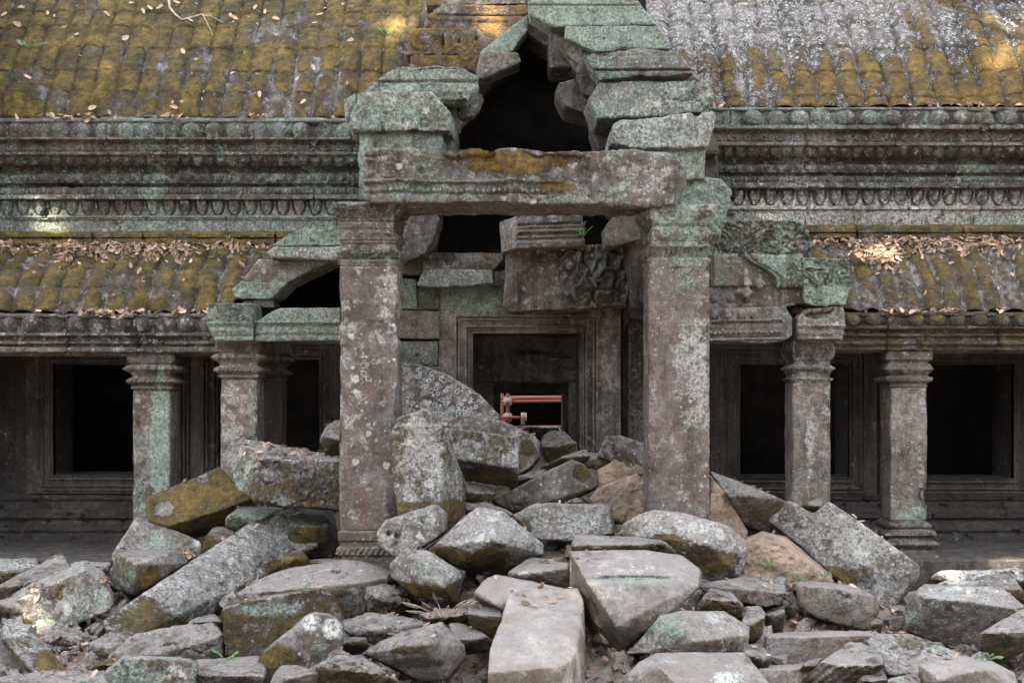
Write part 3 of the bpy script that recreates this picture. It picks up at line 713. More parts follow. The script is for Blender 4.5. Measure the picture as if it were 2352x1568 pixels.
def smallcap(y0, hw, extra=6):
    y = y0; a = hw
    return [(y, a+10), (y+24, a+10), (y+25, a+7), (y+27, a+7), (y+30, a+11), (y+38, a+13), (y+44, a+11), (y+50, a+6), (y+54, a+3), (y+56, a+4), (y+60, a+8), (y+67, a+11), (y+74, a+7), (y+77, a+3), (y+79, a+4), (y+84, a+4), (y+86, a+2), (y+89, a)]
def scr(y): return cap_relief([(y+2, y+23, 'ros', 15, .010), (y+29, y+46, 'bud', 19, .018), (y+60, y+72, 'twist', 10, .012)])
pillar('left gallery pillar with a mint green lichen streak down its shaft', 348, 0, .40, smallcap(809, 43), [(898, 43), (1293, 43)], None, scr(809), None, 23,
       blobs=[(368, 1020, 26, 190, 'mint', .5), (375, 850, 18, 45, 'mint', .3), (330, 1160, 30, 50, 'mint', .2), (318, 965, 12, 22, 'moss', .5)], capkw=dict(mint=.2, white=.35, stain=.5, val=.8), shkw=dict(mint=.3, white=.4, stain=.35, val=1.1, red=.2))
pillar('left gallery pillar with brown and yellowish stains rising behind the big mossy topped block', 549, -.12, .40, smallcap(783, 42), [(872, 42), (1293, 42)], None, scr(783), None, 33,
       blobs=[(578, 960, 18, 120, 'mint', .2), (535, 960, 30, 120, 'white', .3), (578, 800, 15, 40, 'mint', .2)], capkw=dict(mint=.22, white=.4, stain=.4, val=.9), shkw=dict(mint=.2, white=.5, stain=.3, val=1.15, red=.7))
pillar('slim shadowed pillar standing deeper in the left aisle', 626, 1.05, .35, smallcap(790, 20), [(879, 22), (1296, 22)], None, scr(790), None, 43, capkw=dict(mint=.1, stain=.6, val=.6), shkw=dict(stain=.5, val=.62))
pillar('right gallery pillar with a broken capital and pale runs of lichen on the shaft', 1864, -.12, .42, [(781, 50), (800, 52), (826, 50), (828, 46), (836, 46), (840, 50), (846, 51), (856, 47), (866, 45), (870, 49), (876, 47), (880, 45)], [(880, 44), (1293, 44)], None,
       cap_relief([(800, 824, 'leaf', 20, .008), (842, 850, 'twist', 9, .008)]), None, 53, blobs=[(1862, 1010, 16, 130, 'white', .5), (1898, 930, 14, 60, 'white', .3)], damage=[(1820, 800, 22, 40, .05)], capkw=dict(white=.6, stain=.5, val=.8), shkw=dict(white=.3, stain=.25, mint=.22, red=.1, val=1.0))
pillar('far right gallery pillar with a rounded capital and a mossy moulded base', 2087, 0, .40, [(806, 53), (826, 53), (828, 50), (833, 48), (838, 53), (848, 54), (856, 51), (861, 46), (863, 47), (867, 51), (874, 51), (879, 47), (881, 44), (888, 44), (890, 41)],
       [(890, 41), (1194, 42)], [(1194, 42), (1198, 47), (1206, 52), (1211, 52), (1213, 50), (1217, 56), (1227, 58), (1233, 52), (1236, 52), (1240, 58), (1248, 62), (1257, 58), (1261, 54), (1264, 65), (1288, 67), (1296, 67)], cap_relief([(866, 876, 'twist', 9, .006)]),
       cap_relief([(1217, 1229, 'twist', 9, .012), (1240, 1257, 'bud', 17, .01)]), 63, blobs=[(2095, 1195, 44, 34, 'mint', .42), (2110, 950, 25, 100, 'dark', -.1)], capkw=dict(mint=.08, white=.3, stain=.5, val=.75, moss=.3), shkw=dict(mint=.24, white=.35, stain=.28, val=.98))

# ------------------------------------------------------------------ lintel and stones of the porch front
PG = 'stacked stones of the broken porch front'
def arch(reg, pts, Y, off, label, cat='stone block', name='stacked_block', **kw):
    kw.setdefault('chip', .9); kw['val'] = kw.get('val', 1.0)*1.25; kw['stain'] = kw.get('stain', .3)*1.25; kw['mint'] = kw.get('mint', 0)+(.06 if kw.get('mint', 0) else 0); kw['red'] = kw.get('red', .1)
    return stone(reg, pts, Y, off, name=name, label=label, cat=cat, group=PG, world=True, **kw)
def lintrel(x, y, W):
    e = fbm(W*3, 91, 3)*14; yy = y+e; L = sst(1560, 1200, x+e*8)
    d = .045*((yy > 1085) & (yy < 1105))*L+.022*((yy > 1175))*L
    u = (x/33-np.floor(x/33)-.5)*2; v = (yy-1150)/18
    d = d+.045*L*np.sqrt(np.clip(1-u*u-v*v, 0, 1))
    d = d-.085*sst(-.1, .2, fbm(W*2.4, 92, 4))*(y < 1080)*sst(560, 640, x)*sst(1800, 1500, x)
    d = d+.016*np.sin(fbm(W*4, 95, 3)*24)*(x < 440)*(y < 1080)
    return d
arch('R8', [(215, 925), (250, 905), (620, 908), (1600, 914), (2050, 930), (2150, 1000), (2162, 1130), (2100, 1232), (1500, 1215), (235, 1215), (1200, 1255, .3), (1750, 1245, .3), (500, 1235, .25)], -2.32, (0, .66, 0),
     'long mossy lintel beam with bead mouldings resting on the two tall pillars', 'lintel', 'lintel', vox=.0105, relief=lintrel, mint=.3, white=.45, stain=.45, red=.5, moss=.28, rust=.35, val=.8,
     blobs=[(1000, 970, 600, 110, 'moss', .34), (1400, 1110, 160, 60, 'moss', .2), (1950, 1060, 190, 130, 'white', .35), (1950, 1000, 120, 80, 'moss', -.3), (1100, 1290, 700, 50, 'dark', -.2), (600, 1150, 500, 60, 'mint', .14), (1400, 1150, 250, 60, 'moss', .2)])
# left of the opening
arch('R8', [(98, 600), (165, 558), (625, 558), (735, 680), (738, 790), (690, 790), (590, 775), (140, 785), (112, 710)], -1.62, (.03, .75, 0), 'mint green broken block with small orange lichen dots, left of the vault gap', mint=.46, white=.5, stain=.4,
     blobs=[(400, 690, 230, 100, 'mint', .22), (350, 680, 28, 22, 'moss', .55), (390, 668, 18, 14, 'moss', .5), (325, 740, 14, 12, 'moss', .5), (570, 635, 13, 12, 'moss', .5), (480, 750, 90, 45, 'white', .5)])
arch('R8', [(190, 800), (690, 795), (700, 860), (690, 920), (640, 1230), (178, 1230), (180, 1060)], -1.52, (0, .6, 0), 'upright grey block with pale mint patches under the left broken block', mint=.42, white=.2, stain=.3, blobs=[(240, 1000, 60, 240, 'mint', .25)])
arch('R8', [(228, 556), (300, 492), (420, 405), (640, 398), (800, 410), (912, 462), (905, 530), (840, 610), (760, 622), (640, 562)], -1.35, (0, .7, 0), 'stepped slab lying on the left broken block with two moulded edges', mint=.5, white=.4, stain=.3,
     relief=bands([(380, 420, -.03, 0), (490, 505, -.035, 0), (505, 560, .02, 0)]))
arch('R8', [(775, 655), (895, 530), (940, 575), (915, 640), (880, 700), (800, 722)], -1.0, (0, .5, .05), 'ragged stone with a pale broken face wedged at the left of the vault gap', mint=.2, white=.5, stain=.5, val=.8)
arch('R8', [(733, 640), (765, 650), (778, 850), (765, 915), (700, 915), (735, 780)], -1.1, (0, .6, 0), 'narrow upright stone in the shadow beside the left broken block', stain=.6, val=.7)
gb = dict(moss=.75, rust=.4, white=.35, stain=.25, red=.5)
arch('R8', [(465, 183), (700, 178), (702, 326), (465, 326)], .25, (0, .9, .05), 'brown square block with a small hole among the mossy porch roof stones', relief=lambda x, y, W: -.08*np.exp(-((x-580)**2+(y-260)**2)/110.)-.05*np.exp(-((x-795)**2+(y-243)**2)/90.), **gb)
arch('R8', [(707, 178), (880, 175), (1025, 232), (935, 326), (707, 330)], .22, (0, .9, .05), 'brown block with three drill holes beside the mint green cut face', relief=lambda x, y, W: -.09*np.exp(-((x-795)**2+(y-243)**2)/90.)-.09*np.exp(-((x-900)**2+(y-232)**2)/90.), **gb)
arch('R8', [(495, 333), (915, 332), (915, 420), (495, 415)], .18, (0, .9, .05), 'low brown block under the drilled blocks of the porch roof', **gb)
arch('R8', [(590, 150), (700, 38), (1200, 28), (1204, 90), (1030, 240), (880, 176), (700, 172)], .30, (0, .9, .1), 'orange mossy stepped blocks at the top of the porch roof, left of the peak', moss=.62, rust=.9, white=.4, stain=.15,
     relief=bands([(90, 96, -.04, 0), (125, 131, -.04, 0), (96, 125, .02, 0)]))
arch('R8', [(585, -60), (1205, -60), (1205, 26), (585, 36)], .42, (0, .9, .1), 'topmost mossy course above the porch roof at the frame edge', moss=.55, rust=.9, white=.4, stain=.15)
arch('R8', [(925, 312), (1212, 84), (1213, 180), (1140, 240), (1112, 312), (935, 330)], .05, (0, .5, .05), 'smooth mint green slanting cut face left of the dark peak', mint=.62, stain=.25, chip=.3, blobs=[(1090, 200, 140, 140, 'mint', .3)])
arch('R8', [(900, 475), (940, 322), (1150, 318), (1168, 372), (1050, 420), (930, 470)], -.05, (0, .7, .05), 'jagged stone with a mossy top corner overhanging the vault gap from the left', mint=.25, moss=.32, rust=.3, white=.3, stain=.4)
# right of the opening
arch('R8', [(1212, -40), (1830, -40), (1900, 60), (2000, 150), (1600, 160), (1350, 158), (1345, 92), (1220, 82)], -.35, (0, .9, 0), 'uppermost mint green slab at the peak of the right stack', mint=.62, stain=.3, white=.2, chip=.5, relief=bands([(28, 36, -.03, 0)]), blobs=[(1600, 80, 400, 120, 'mint', .3)])
arch('R8', [(1440, 162), (2000, 157), (2082, 296), (1610, 312), (1440, 228)], -.5, (0, .9, 0), 'mint green slab with brown dots, second from the top of the right stack', mint=.66, stain=.35, chip=.4, moss=.1, blobs=[(1750, 220, 300, 70, 'mint', .3), (1620, 230, 14, 12, 'moss', .6), (1670, 234, 16, 13, 'moss', .6), (1820, 295, 260, 20, 'moss', .5)])
arch('R8', [(1560, 332), (1600, 316), (2125, 312), (2205, 440), (1645, 482), (1600, 405)], -.8, (0, .85, 0), 'stepped grey slab with a mossy ledge in the right stack', mint=.34, white=.35, stain=.5, relief=bands([(420, 432, -.035, 0), (345, 420, .02, 0)]), blobs=[(1900, 462, 300, 25, 'moss', .4)])
arch('R8', [(1572, 590), (1640, 490), (2310, 478), (2338, 560), (2312, 682), (1632, 712)], -1.35, (0, .8, 0), 'large lichen speckled block in the middle of the right stack', mint=.42, white=.62, stain=.5)
arch('R8', [(1718, 850), (1748, 742), (2332, 692), (2292, 882), (1850, 892), (1800, 880)], -1.5, (0, .8, 0), 'tilted block with round white lichens above the right end of the lintel', mint=.42, white=.85, stain=.4)
arch('R8', [(1800, 905), (2285, 890), (2292, 1085), (1800, 1090)], -1.42, (0, .6, 0), 'flat green grey block just behind the right end of the lintel', mint=.46, white=.4, stain=.35)
arch('R8', [(1990, 1085), (2110, 1032), (2380, 1080), (2450, 1150), (2425, 1262), (2385, 1300), (2390, 1420), (2340, 1440), (2300, 1250), (1990, 1250)], -1.36, (0, .6, 0), 'rounded mint green stone bulging out above the right capital', mint=.5, white=.3, stain=.3, relief=carve(4, 5, .01))
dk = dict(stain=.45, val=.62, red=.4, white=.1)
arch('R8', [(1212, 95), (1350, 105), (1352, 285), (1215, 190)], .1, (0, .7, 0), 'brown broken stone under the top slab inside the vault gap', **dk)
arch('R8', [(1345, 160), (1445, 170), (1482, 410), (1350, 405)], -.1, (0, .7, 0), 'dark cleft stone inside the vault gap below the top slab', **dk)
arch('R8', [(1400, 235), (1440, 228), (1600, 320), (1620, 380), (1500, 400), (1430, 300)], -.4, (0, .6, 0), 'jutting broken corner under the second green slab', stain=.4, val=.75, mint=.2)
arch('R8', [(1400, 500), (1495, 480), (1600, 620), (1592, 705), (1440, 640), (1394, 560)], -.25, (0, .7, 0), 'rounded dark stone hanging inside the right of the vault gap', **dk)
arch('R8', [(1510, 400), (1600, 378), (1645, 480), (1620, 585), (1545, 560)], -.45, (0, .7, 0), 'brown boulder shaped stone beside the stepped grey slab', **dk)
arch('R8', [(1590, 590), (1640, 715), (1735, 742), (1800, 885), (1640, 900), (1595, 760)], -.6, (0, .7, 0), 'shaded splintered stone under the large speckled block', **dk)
# masses behind them that carry the porch vault
pm = empty('porch_masonry', (0, .9, 0)); tag(pm, 'rough dark inner masonry either side of the gap in the porch vault', 'masonry')
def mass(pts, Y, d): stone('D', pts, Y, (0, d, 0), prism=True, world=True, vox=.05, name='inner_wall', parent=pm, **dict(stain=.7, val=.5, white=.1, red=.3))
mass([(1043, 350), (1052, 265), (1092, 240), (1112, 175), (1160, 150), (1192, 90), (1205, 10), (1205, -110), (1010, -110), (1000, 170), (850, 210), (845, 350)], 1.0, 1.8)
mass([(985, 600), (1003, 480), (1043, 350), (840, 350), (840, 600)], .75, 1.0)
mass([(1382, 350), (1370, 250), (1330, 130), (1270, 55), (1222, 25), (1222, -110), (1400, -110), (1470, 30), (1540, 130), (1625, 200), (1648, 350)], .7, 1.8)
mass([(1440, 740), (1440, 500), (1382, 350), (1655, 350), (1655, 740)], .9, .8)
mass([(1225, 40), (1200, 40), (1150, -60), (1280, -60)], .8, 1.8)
arch('R7', [(225, 50), (420, 30), (455, 100), (400, 240), (340, 345), (225, 350)], .45, (0, .6, 0), 'twisted splintered stone in shadow behind the left capital', chip=1, stain=.5, val=.6, white=.4)
arch('R7', [(1516, 140), (1570, 60), (1610, 20), (1720, 25), (1725, 215), (1620, 215), (1560, 255), (1516, 250)], -.3, (0, .6, 0), 'green sided block tucked behind the right capital', chip=.6, stain=.3, val=.8, mint=.35)
arch('R7', [(1655, 215), (1790, 215), (1800, 650), (1700, 640), (1665, 420)], -.2, (0, .6, 0), 'dark upright stone squeezed behind the right pillar', stain=.6, val=.6, red=.3)

# ------------------------------------------------------------------ doorway
dw = empty('doorway', ((1215-CX)*s(1.3), 1.4, 0)); tag(dw, 'central stone doorway with nested mouldings half buried by fallen blocks', 'doorway')
h = (665*.36+846.7, 1345*.36+846.7, 820*.36+470.4, 1400)
def fdoor(x, y):
    dd = chev(x, y, h); V = np.stack([x.ravel()*.02, y.ravel()*.02, x.ravel()*0], 1)
    return mould(dd, [(-5, 2, .07), (2, 7, .05), (7, 10, .09), (10, 13, .04), (13, 17, .12), (17, 30, .07), (30, 33, .12), (33, 37, .07), (37, 42, .13), (42, 200, .10)])+.010*fbm(V*3, 31, 4).reshape(x.shape)
def patd(x, y, d):
    C = np.zeros((len(x), 4)); C[:, 0] = .36*np.exp(-((x-1105)/60)**2-((y-690)/38)**2)+.15*sst(1150, 1090, x)*sst(760, 700, y); C[:, 3] = .12*sst(1200, 1300, x)-.15*sst(1100, 1040, x); C[:, 2] = .35*np.exp(-((x-1058)/12)**2-((y-838)/15)**2); return C
wall_grid('door_frame', 1009, 1424, 655, 1330, 1.15, fdoor, dw, 1.4, [(h[0], h[1], h[2], 1500)], pat=patd, mint=.16, white=.3, stain=.3, val=1.3)
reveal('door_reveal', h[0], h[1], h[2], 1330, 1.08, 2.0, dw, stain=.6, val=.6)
place('frame_side', [P(1009, 655, 1.1), P(1009, 1330, 1.1), (P(1009, 1330, 1.1)[0], 1.9, P(1009, 1330, 1.1)[2]), (P(1009, 655, 1.1)[0], 1.9, P(1009, 655, 1.1)[2])], [(0, 1, 2, 3)], STONE, dw)
def finn(x, y):
    V = np.stack([x.ravel()*.02, y.ravel()*.02, x.ravel()*0], 1); n = fbm(V*2, 41, 4).reshape(x.shape)
    c = 812+6*np.sin(x*.03)+n*6
    d = .02*n+.012*fbm(V*9, 43, 3).reshape(x.shape)-.10*np.exp(-((y-c)/3.5)**2)*sst(1150, 1190, x)*sst(1325, 1290, x)
    return d-.05*np.exp(-((y-878-n*3)/2.2)**2)+.012*(np.exp(-((np.hypot(x-1203, (y-828)*1.0)-11)/3.)**2))
wall_grid('inner_lintel', 1070, 1350, 745, 1340, 2.1, finn, dw, 1.7, [(1135, 1305, 879, 1500)], white=.2, stain=.5, val=.72)
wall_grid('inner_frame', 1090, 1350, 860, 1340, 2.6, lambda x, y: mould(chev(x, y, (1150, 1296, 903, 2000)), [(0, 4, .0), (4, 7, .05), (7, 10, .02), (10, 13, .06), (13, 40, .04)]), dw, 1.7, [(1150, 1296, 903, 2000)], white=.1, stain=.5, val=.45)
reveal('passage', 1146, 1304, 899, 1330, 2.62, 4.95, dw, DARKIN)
pl = empty('door_pilaster', ((1465-CX)*s(1), 1.1, 0)); tag(pl, 'carved pilaster strip standing right of the doorway in shade', 'pilaster')
wall_grid('shaft', 1424, 1446, 700, 1330, 1.25, lambda x, y: .05*np.sin((x-1424)/22*3.14)+.01*np.sin(x*1.2), pl, 1.5, stain=.5, val=.6)
wall_grid('carved_panel', 1444, 1486, 700, 1330, 1.0, lambda x, y: .012*np.sin(fbm(np.stack([x.ravel()*.06, y.ravel()*.04, x.ravel()*0], 1), 3, 3).reshape(x.shape)*26)+.02*((x < 1450) | (x > 1466)), pl, 1.5, stain=.5, val=.65, red=.3, mint=.08)
place('side_face', [P(1444, 700, 1.0), P(1444, 1330, 1.0), (P(1444, 1330, 1.0)[0], 1.9, P(1444, 1330, 1.0)[2]), (P(1444, 700, 1.0)[0], 1.9, P(1444, 700, 1.0)[2])], [(0, 1, 2, 3)], STONE, pl, val=.4)
DG = 'masonry stones around the doorway'
def dblk(pts, Y, d, label, **kw): kw.setdefault('chip', .5); stone('R7', pts, Y, (0, d, 0), name='masonry_block', label=label, group=DG, world=True, **kw)
dblk([(200, 352), (355, 350), (355, 445), (200, 445)], .95, .6, 'small mossy block at the top left beside the left pillar', mint=.3, moss=.35, stain=.4)
dblk([(350, 350), (400, 305), (560, 310), (590, 322), (640, 302), (850, 305), (860, 350), (800, 412), (350, 412)], .88, .7, 'long mossy topped block along the left of the doorway top', mint=.28, moss=.5, stain=.4, white=.4)
dblk([(310, 512), (350, 412), (790, 416), (792, 500), (640, 518), (450, 520)], .75, .7, 'pale lichen crusted sill like block under the mossy topped one', mint=.4, white=.75, stain=.3)
dblk([(798, 425), (865, 420), (865, 508), (798, 508)], .95, .6, 'small grey filler block left of the carved lintel stone', mint=.15, white=.4, stain=.4)
dblk([(150, 470), (300, 475), (305, 665), (150, 665)], .92, .6, 'mint green block against the left pillar in the second course', mint=.52, stain=.35, moss=.1)
dblk([(303, 518), (448, 522), (448, 670), (303, 668)], 1.02, .6, 'cracked dark block next to the frame corner', mint=.3, stain=.55, white=.3)
dblk([(150, 672), (448, 676), (448, 852), (150, 850)], .95, .6, 'smooth grey block with a pale crust left of the door frame', mint=.24, white=.4, stain=.25)
dblk([(150, 868), (440, 870), (440, 1026), (150, 1015)], .98, .6, 'greenish mossy block with a drill hole left of the door frame', mint=.42, moss=.25, stain=.45, relief=lambda x, y, W: -.08*np.exp(-((x-308)**2+(y-958)**2)/80.))
dblk([(150, 1030), (448, 1032), (448, 1420), (150, 1420)], 1.0, .6, 'lowest mint green block left of the door frame above the heap', mint=.5, stain=.4)
dblk([(1660, 520), (1790, 510), (1790, 640), (1660, 640)], .85, .7, 'plain reddish block beside the right end of the carved stone', stain=.4, red=.6, val=.8)
def cl(x, y, W):
    p = np.stack([W[:, 0]*6, W[:, 2]*6, W[:, 1]*0], 1); L = sst(1150, 1330, x+60*fbm(p*.4, 5, 2))
    d = .05*np.sin(fbm(p*.8, 8, 3)*13+x*.02)*L-.03*L
    for (cx_, cy_, r_) in ((1390, 610, 34), (1500, 500, 60), (1500, 610, 50), (1610, 590, 30), (1290, 600, 30), (1330, 480, 30)):
        rr = np.hypot(x-cx_, (y-cy_)*.8)/r_; d = d+.045*np.exp(-((rr-1)/.25)**2)+.03*np.exp(-(rr/.35)**2)
    d = d-.05*(1-L)*sst(-.1, .3, fbm(W*3, 3, 4))*(x > 950)
    d = d-.09*np.exp(-((x-(1350+(y-260)*.28+12*np.sin(y*.05)))/7)**2)
    return d
stone('R7', [(860, 640), (872, 340), (912, 285), (1340, 262), (1636, 255), (1655, 500), (1652, 640), (920, 682), (885, 672)], .35, (0, .55, 0), name='carved_lintel', label='weathered lintel stone carved with scrolls and hanging garlands above the doorway', cat='carved stone', group=DG,
      world=True, vox=.0105, relief=cl, chip=.6, mint=.22, white=.5, stain=.5, red=.35, val=.8, blobs=[(1450, 400, 130, 110, 'mint', .22), (1120, 330, 150, 60, 'dark', .15)])
stone('R7', [(835, 108), (943, 66, -.28), (1365, 62, -.12), (1376, 262, -.12), (937, 277, -.28), (850, 305)], .30, (0, .5, 0), name='moulded_block', label='square block with deep horizontal mouldings perched crookedly on the carved stone', cat='stone block', group=DG, world=True, vox=.0105, chip=.35,
      relief=lambda x, y, W: (x > 950)*(lambda q: np.interp(q, [0, 52, 58, 66, 72, 80, 88, 108, 116, 128, 136, 146, 152, 172, 180, 205], [0, 0, -.05, -.05, .0, .0, -.04, .03, -.04, -.05, 0, 0, -.05, .02, .02, 0]))(y-66+(x-950)*.03), mint=.28, white=.6, stain=.45)

# ------------------------------------------------------------------ side aisle fronts
SG = 'stones of the side aisle fronts'
def sblk(reg, pts, Y, d, label, name='stacked_block', cat='stone block', **kw): kw.setdefault('chip', .5); kw['mint'] = kw.get('mint', 0)+.12; return stone(reg, pts, Y, (0, d, 0), name=name, label=label, cat=cat, group=SG, world=True, **kw)
sblk('A4', [(1740, 258), (1850, 180), (1930, 152), (2010, 138), (2200, 132), (2200, 262), (1780, 264)], -.15, .8, 'rounded mint and moss topped stone left of the tall left pillar', mint=.42, moss=.42, rust=.3, stain=.35, chip=.3)
sblk('A4', [(1700, 305), (1750, 266), (2200, 266), (2200, 352), (1800, 342), (1730, 332)], -.2, .7, 'pale grey slab projecting over the dark side vault', mint=.3, white=.6, moss=.15, stain=.3, chip=.3)
sblk('A4', [(1560, 470), (1650, 352), (2112, 360), (1990, 420), (1845, 492), (1545, 492)], .05, .7, 'wedge shaped mossy stone under the projecting grey slab', mint=.28, moss=.34, white=.4, stain=.4)
sblk('A4', [(1480, 540), (1540, 496), (1835, 496), (1740, 592), (1700, 602), (1500, 592)], .0, .7, 'low rounded mint topped stone at the foot of the left side vault', mint=.45, moss=.3, stain=.35)
sblk('A4', [(1545, 612), (1740, 602), (1748, 655), (1560, 650)], .05, .5, 'small dark stone under the mint topped one beside the side vault', mint=.1, moss=.3, stain=.5, val=.7)
sblk('A4', [(1318, 740), (1330, 630), (1610, 630), (1616, 866), (1372, 866), (1330, 780)], -.42, .6, 'carved corner stone with a scroll relief on top of the second left gallery pillar', 'carved_block', 'carved stone', mint=.42, white=.4, stain=.35,
     vox=.0105, relief=lambda x, y, W: carve(5, 9, .016)(x, y, W)*(y < 745)+bands([(745, 762, .02, 0), (770, 780, -.02, 0), (795, 815, .015, 20), (830, 840, -.02, 0)])(x, y, W))
sblk('A4', [(1628, 745), (1700, 740), (1780, 662), (2200, 655), (2200, 862), (1630, 862)], -.35, .6, 'beaded lintel block with a worn grey top between pillar and left tall pillar', 'lintel', 'lintel', mint=.38, white=.5, stain=.35, moss=.15,
     vox=.0105, relief=bands([(742, 756, .03, 0), (770, 780, -.02, 0), (798, 826, .028, 30), (838, 862, .02, 0)]))
# right tympanum
tp = sblk('B', [(300, 440), (1080, 450), (1080, 685), (300, 695)], -.30, .6, 'upper tympanum stone with an arched garland border over small kneeling figures', 'carved_block', 'carved stone', mint=.30, white=.3, stain=.45, vox=.0105, chip=.2,
     relief=lambda x, y, W: (lambda c: .055*sst(-6, 8, x-c-0)*1.0+.03*np.exp(-((x-c-20)/9)**2)-.03*np.exp(-((x-c-55)/9)**2)+.018*np.sin((x+y)*.16)*np.exp(-((x-c-38)/12)**2))(np.interp(y, [430, 500, 560, 620, 700], [545, 640, 760, 830, 840]))+(x > 930)*carve(5, 4, .016)(x, y, W)+.05*((x < 530) & (x > 315) & (y < 690)),
     blobs=[(950, 540, 190, 100, 'mint', .25)])
sblk('B', [(268, 698), (1080, 688), (1078, 830), (930, 872), (268, 874)], -.28, .6, 'middle tympanum stone with a row of worn carved busts', 'carved_block', 'carved stone', mint=.2, white=.25, stain=.5, vox=.0105, chip=.3,
     relief=lambda x, y, W: sum(.075*np.sqrt(np.clip(1-((x-a)/34)**2-((y-795)/42)**2, 0, 1))+.05*np.sqrt(np.clip(1-((x-a)/52)**2-((y-860)/22)**2, 0, 1)) for a in (325, 465, 605))+.03*np.exp(-((x-(840+(y-700)*.05))/14)**2)+.03*np.exp(-((x-905)/14)**2)+(x > 950)*carve(5, 14, .012)(x, y, W))
sblk('B', [(1086, 455), (1180, 452), (1470, 470), (1490, 690), (1442, 850), (1190, 862), (1092, 832)], -.36, .6, 'carved corner stone with a rearing serpent head shape and mint lichen', 'carved_block', 'carved stone', mint=.45, white=.2, stain=.4, vox=.0105, chip=.5,
     relief=lambda x, y, W: carve(4, 24, .022)(x, y, W)*(y < 690)+.04*np.exp(-((x-1240-(y-700)*.2)/30)**2)*(y > 600), blobs=[(1360, 640, 90, 200, 'mint', .25)])
sblk('B', [(262, 876), (930, 868), (990, 950), (998, 1110), (940, 1152), (800, 1172), (262, 1162)], -.34, .6, 'beaded lintel stone with broken rounded end, left half of the right aisle front', 'lintel', 'lintel', mint=.16, white=.45, stain=.45, vox=.0105, chip=.4,
     relief=lambda x, y, W: bands([(975, 990, .035, 0), (1000, 1010, -.02, 0), (1030, 1045, .01, 0), (1070, 1100, .03, 44), (1118, 1128, -.02, 0), (1130, 1150, .03, 0)])(x, y+.02*(x-600), W)*(x < 900)+sum(.06*np.sqrt(np.clip(1-((x-a)/40)**2-((y-930)/44)**2, 0, 1)) for a in (330, 440, 560, 660)))
sblk('B', [(1036, 965), (1112, 882), (1432, 852), (1440, 1000), (1420, 1142), (1042, 1142)], -.34, .5, 'stone with a hollow curved cut and moulded lower edge above the broken capital', 'carved_block', 'carved stone', mint=.1, white=.6, stain=.35, vox=.0105, chip=.4,
     relief=lambda x, y, W: -.09*((np.hypot((x-1200)/150, (y-860)/110) < 1) & (y < 990))+bands([(1020, 1035, .02, 0), (1050, 1062, -.02, 0), (1085, 1095, .02, 0), (1110, 1118, -.02, 0)])(x, y, W))
sblk('B', [(300, 432), (320, 150), (640, 128), (1068, 136), (1092, 232), (1150, 272), (1152, 445), (1080, 448), (900, 405), (650, 400)], -.30, .7, 'long carved top stone of the right aisle front with a pale yellow worn patch', 'carved_block', 'carved stone', mint=.3, white=.35, stain=.5, vox=.0105, chip=.6,
     relief=carve(5, 34, .022), blobs=[(720, 230, 70, 80, 'white', .6), (560, 260, 70, 60, 'mint', .25), (820, 350, 200, 60, 'mint', .2)])
sblk('B', [(995, 1000), (1045, 1000), (1045, 1090), (995, 1090)], -.05, .4, 'small stone filling the slit between the two lintel halves', stain=.4, val=.8)
def figure(pts):
    """a small worn carved figure: spheres fused into one surface; pts: (x, y, dY, r px)"""
    ox, oy, k = REG['B']; me = bpy.data.meshes.new('raw'); bm = bmesh.new()
    for (x, y, d, r) in pts:
        X, Y, Z = P(ox+x*k, oy+y*k, -.36+d); bmesh.ops.create_icosphere(bm, subdivisions=2, radius=r*k*s(-.3), matrix=Matrix.Translation((X, Y, Z)))
    bm.to_mesh(me); bm.free(); o = bpy.data.objects.new('carved_figure', me); col.objects.link(o)
    m = o.modifiers.new('v', 'REMESH'); m.mode = 'VOXEL'; m.voxel_size = .009; m.use_smooth_shade = True
    look(o, mint=.25, white=.35, stain=.25, val=1.0, red=.4); JOBS.append((o, None, .12, None, None, 'B'))
    return o
f1 = figure([(598, 548, 0, 14), (596, 565, 0, 22), (596, 590, -.01, 26), (598, 612, -.01, 18), (600, 640, -.02, 28), (604, 660, -.02, 26), (578, 645, 0, 17), (628, 645, 0, 17), (635, 670, -.04, 15), (612, 680, -.05, 15), (590, 675, -.04, 15), (604, 695, 0, 26), (600, 725, 0, 32), (560, 740, 0, 24), (530, 738, 0, 20), (630, 742, 0, 24), (600, 765, 0, 28)])
tag(f1, 'small carved figure praying with pressed hands on the right aisle front', 'carved figure', SG)
f2 = figure([(715, 608, 0, 20), (712, 632, 0, 18), (710, 660, 0, 34), (685, 668, 0, 22), (738, 668, 0, 22), (712, 690, 0, 30)])
tag(f2, 'small headless looking carved bust right of the praying figure', 'carved figure', SG)
# ------------------------------------------------------------------ the heap of fallen blocks
def b(reg, pts, Y, off, label, **kw):
    kw.setdefault('chip', .5)
    return stone(reg, pts, Y, off, label=label, **kw)
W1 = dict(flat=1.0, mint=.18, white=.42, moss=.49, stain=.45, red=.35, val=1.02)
def L_(**k): d = dict(W1); d.update(k); return d
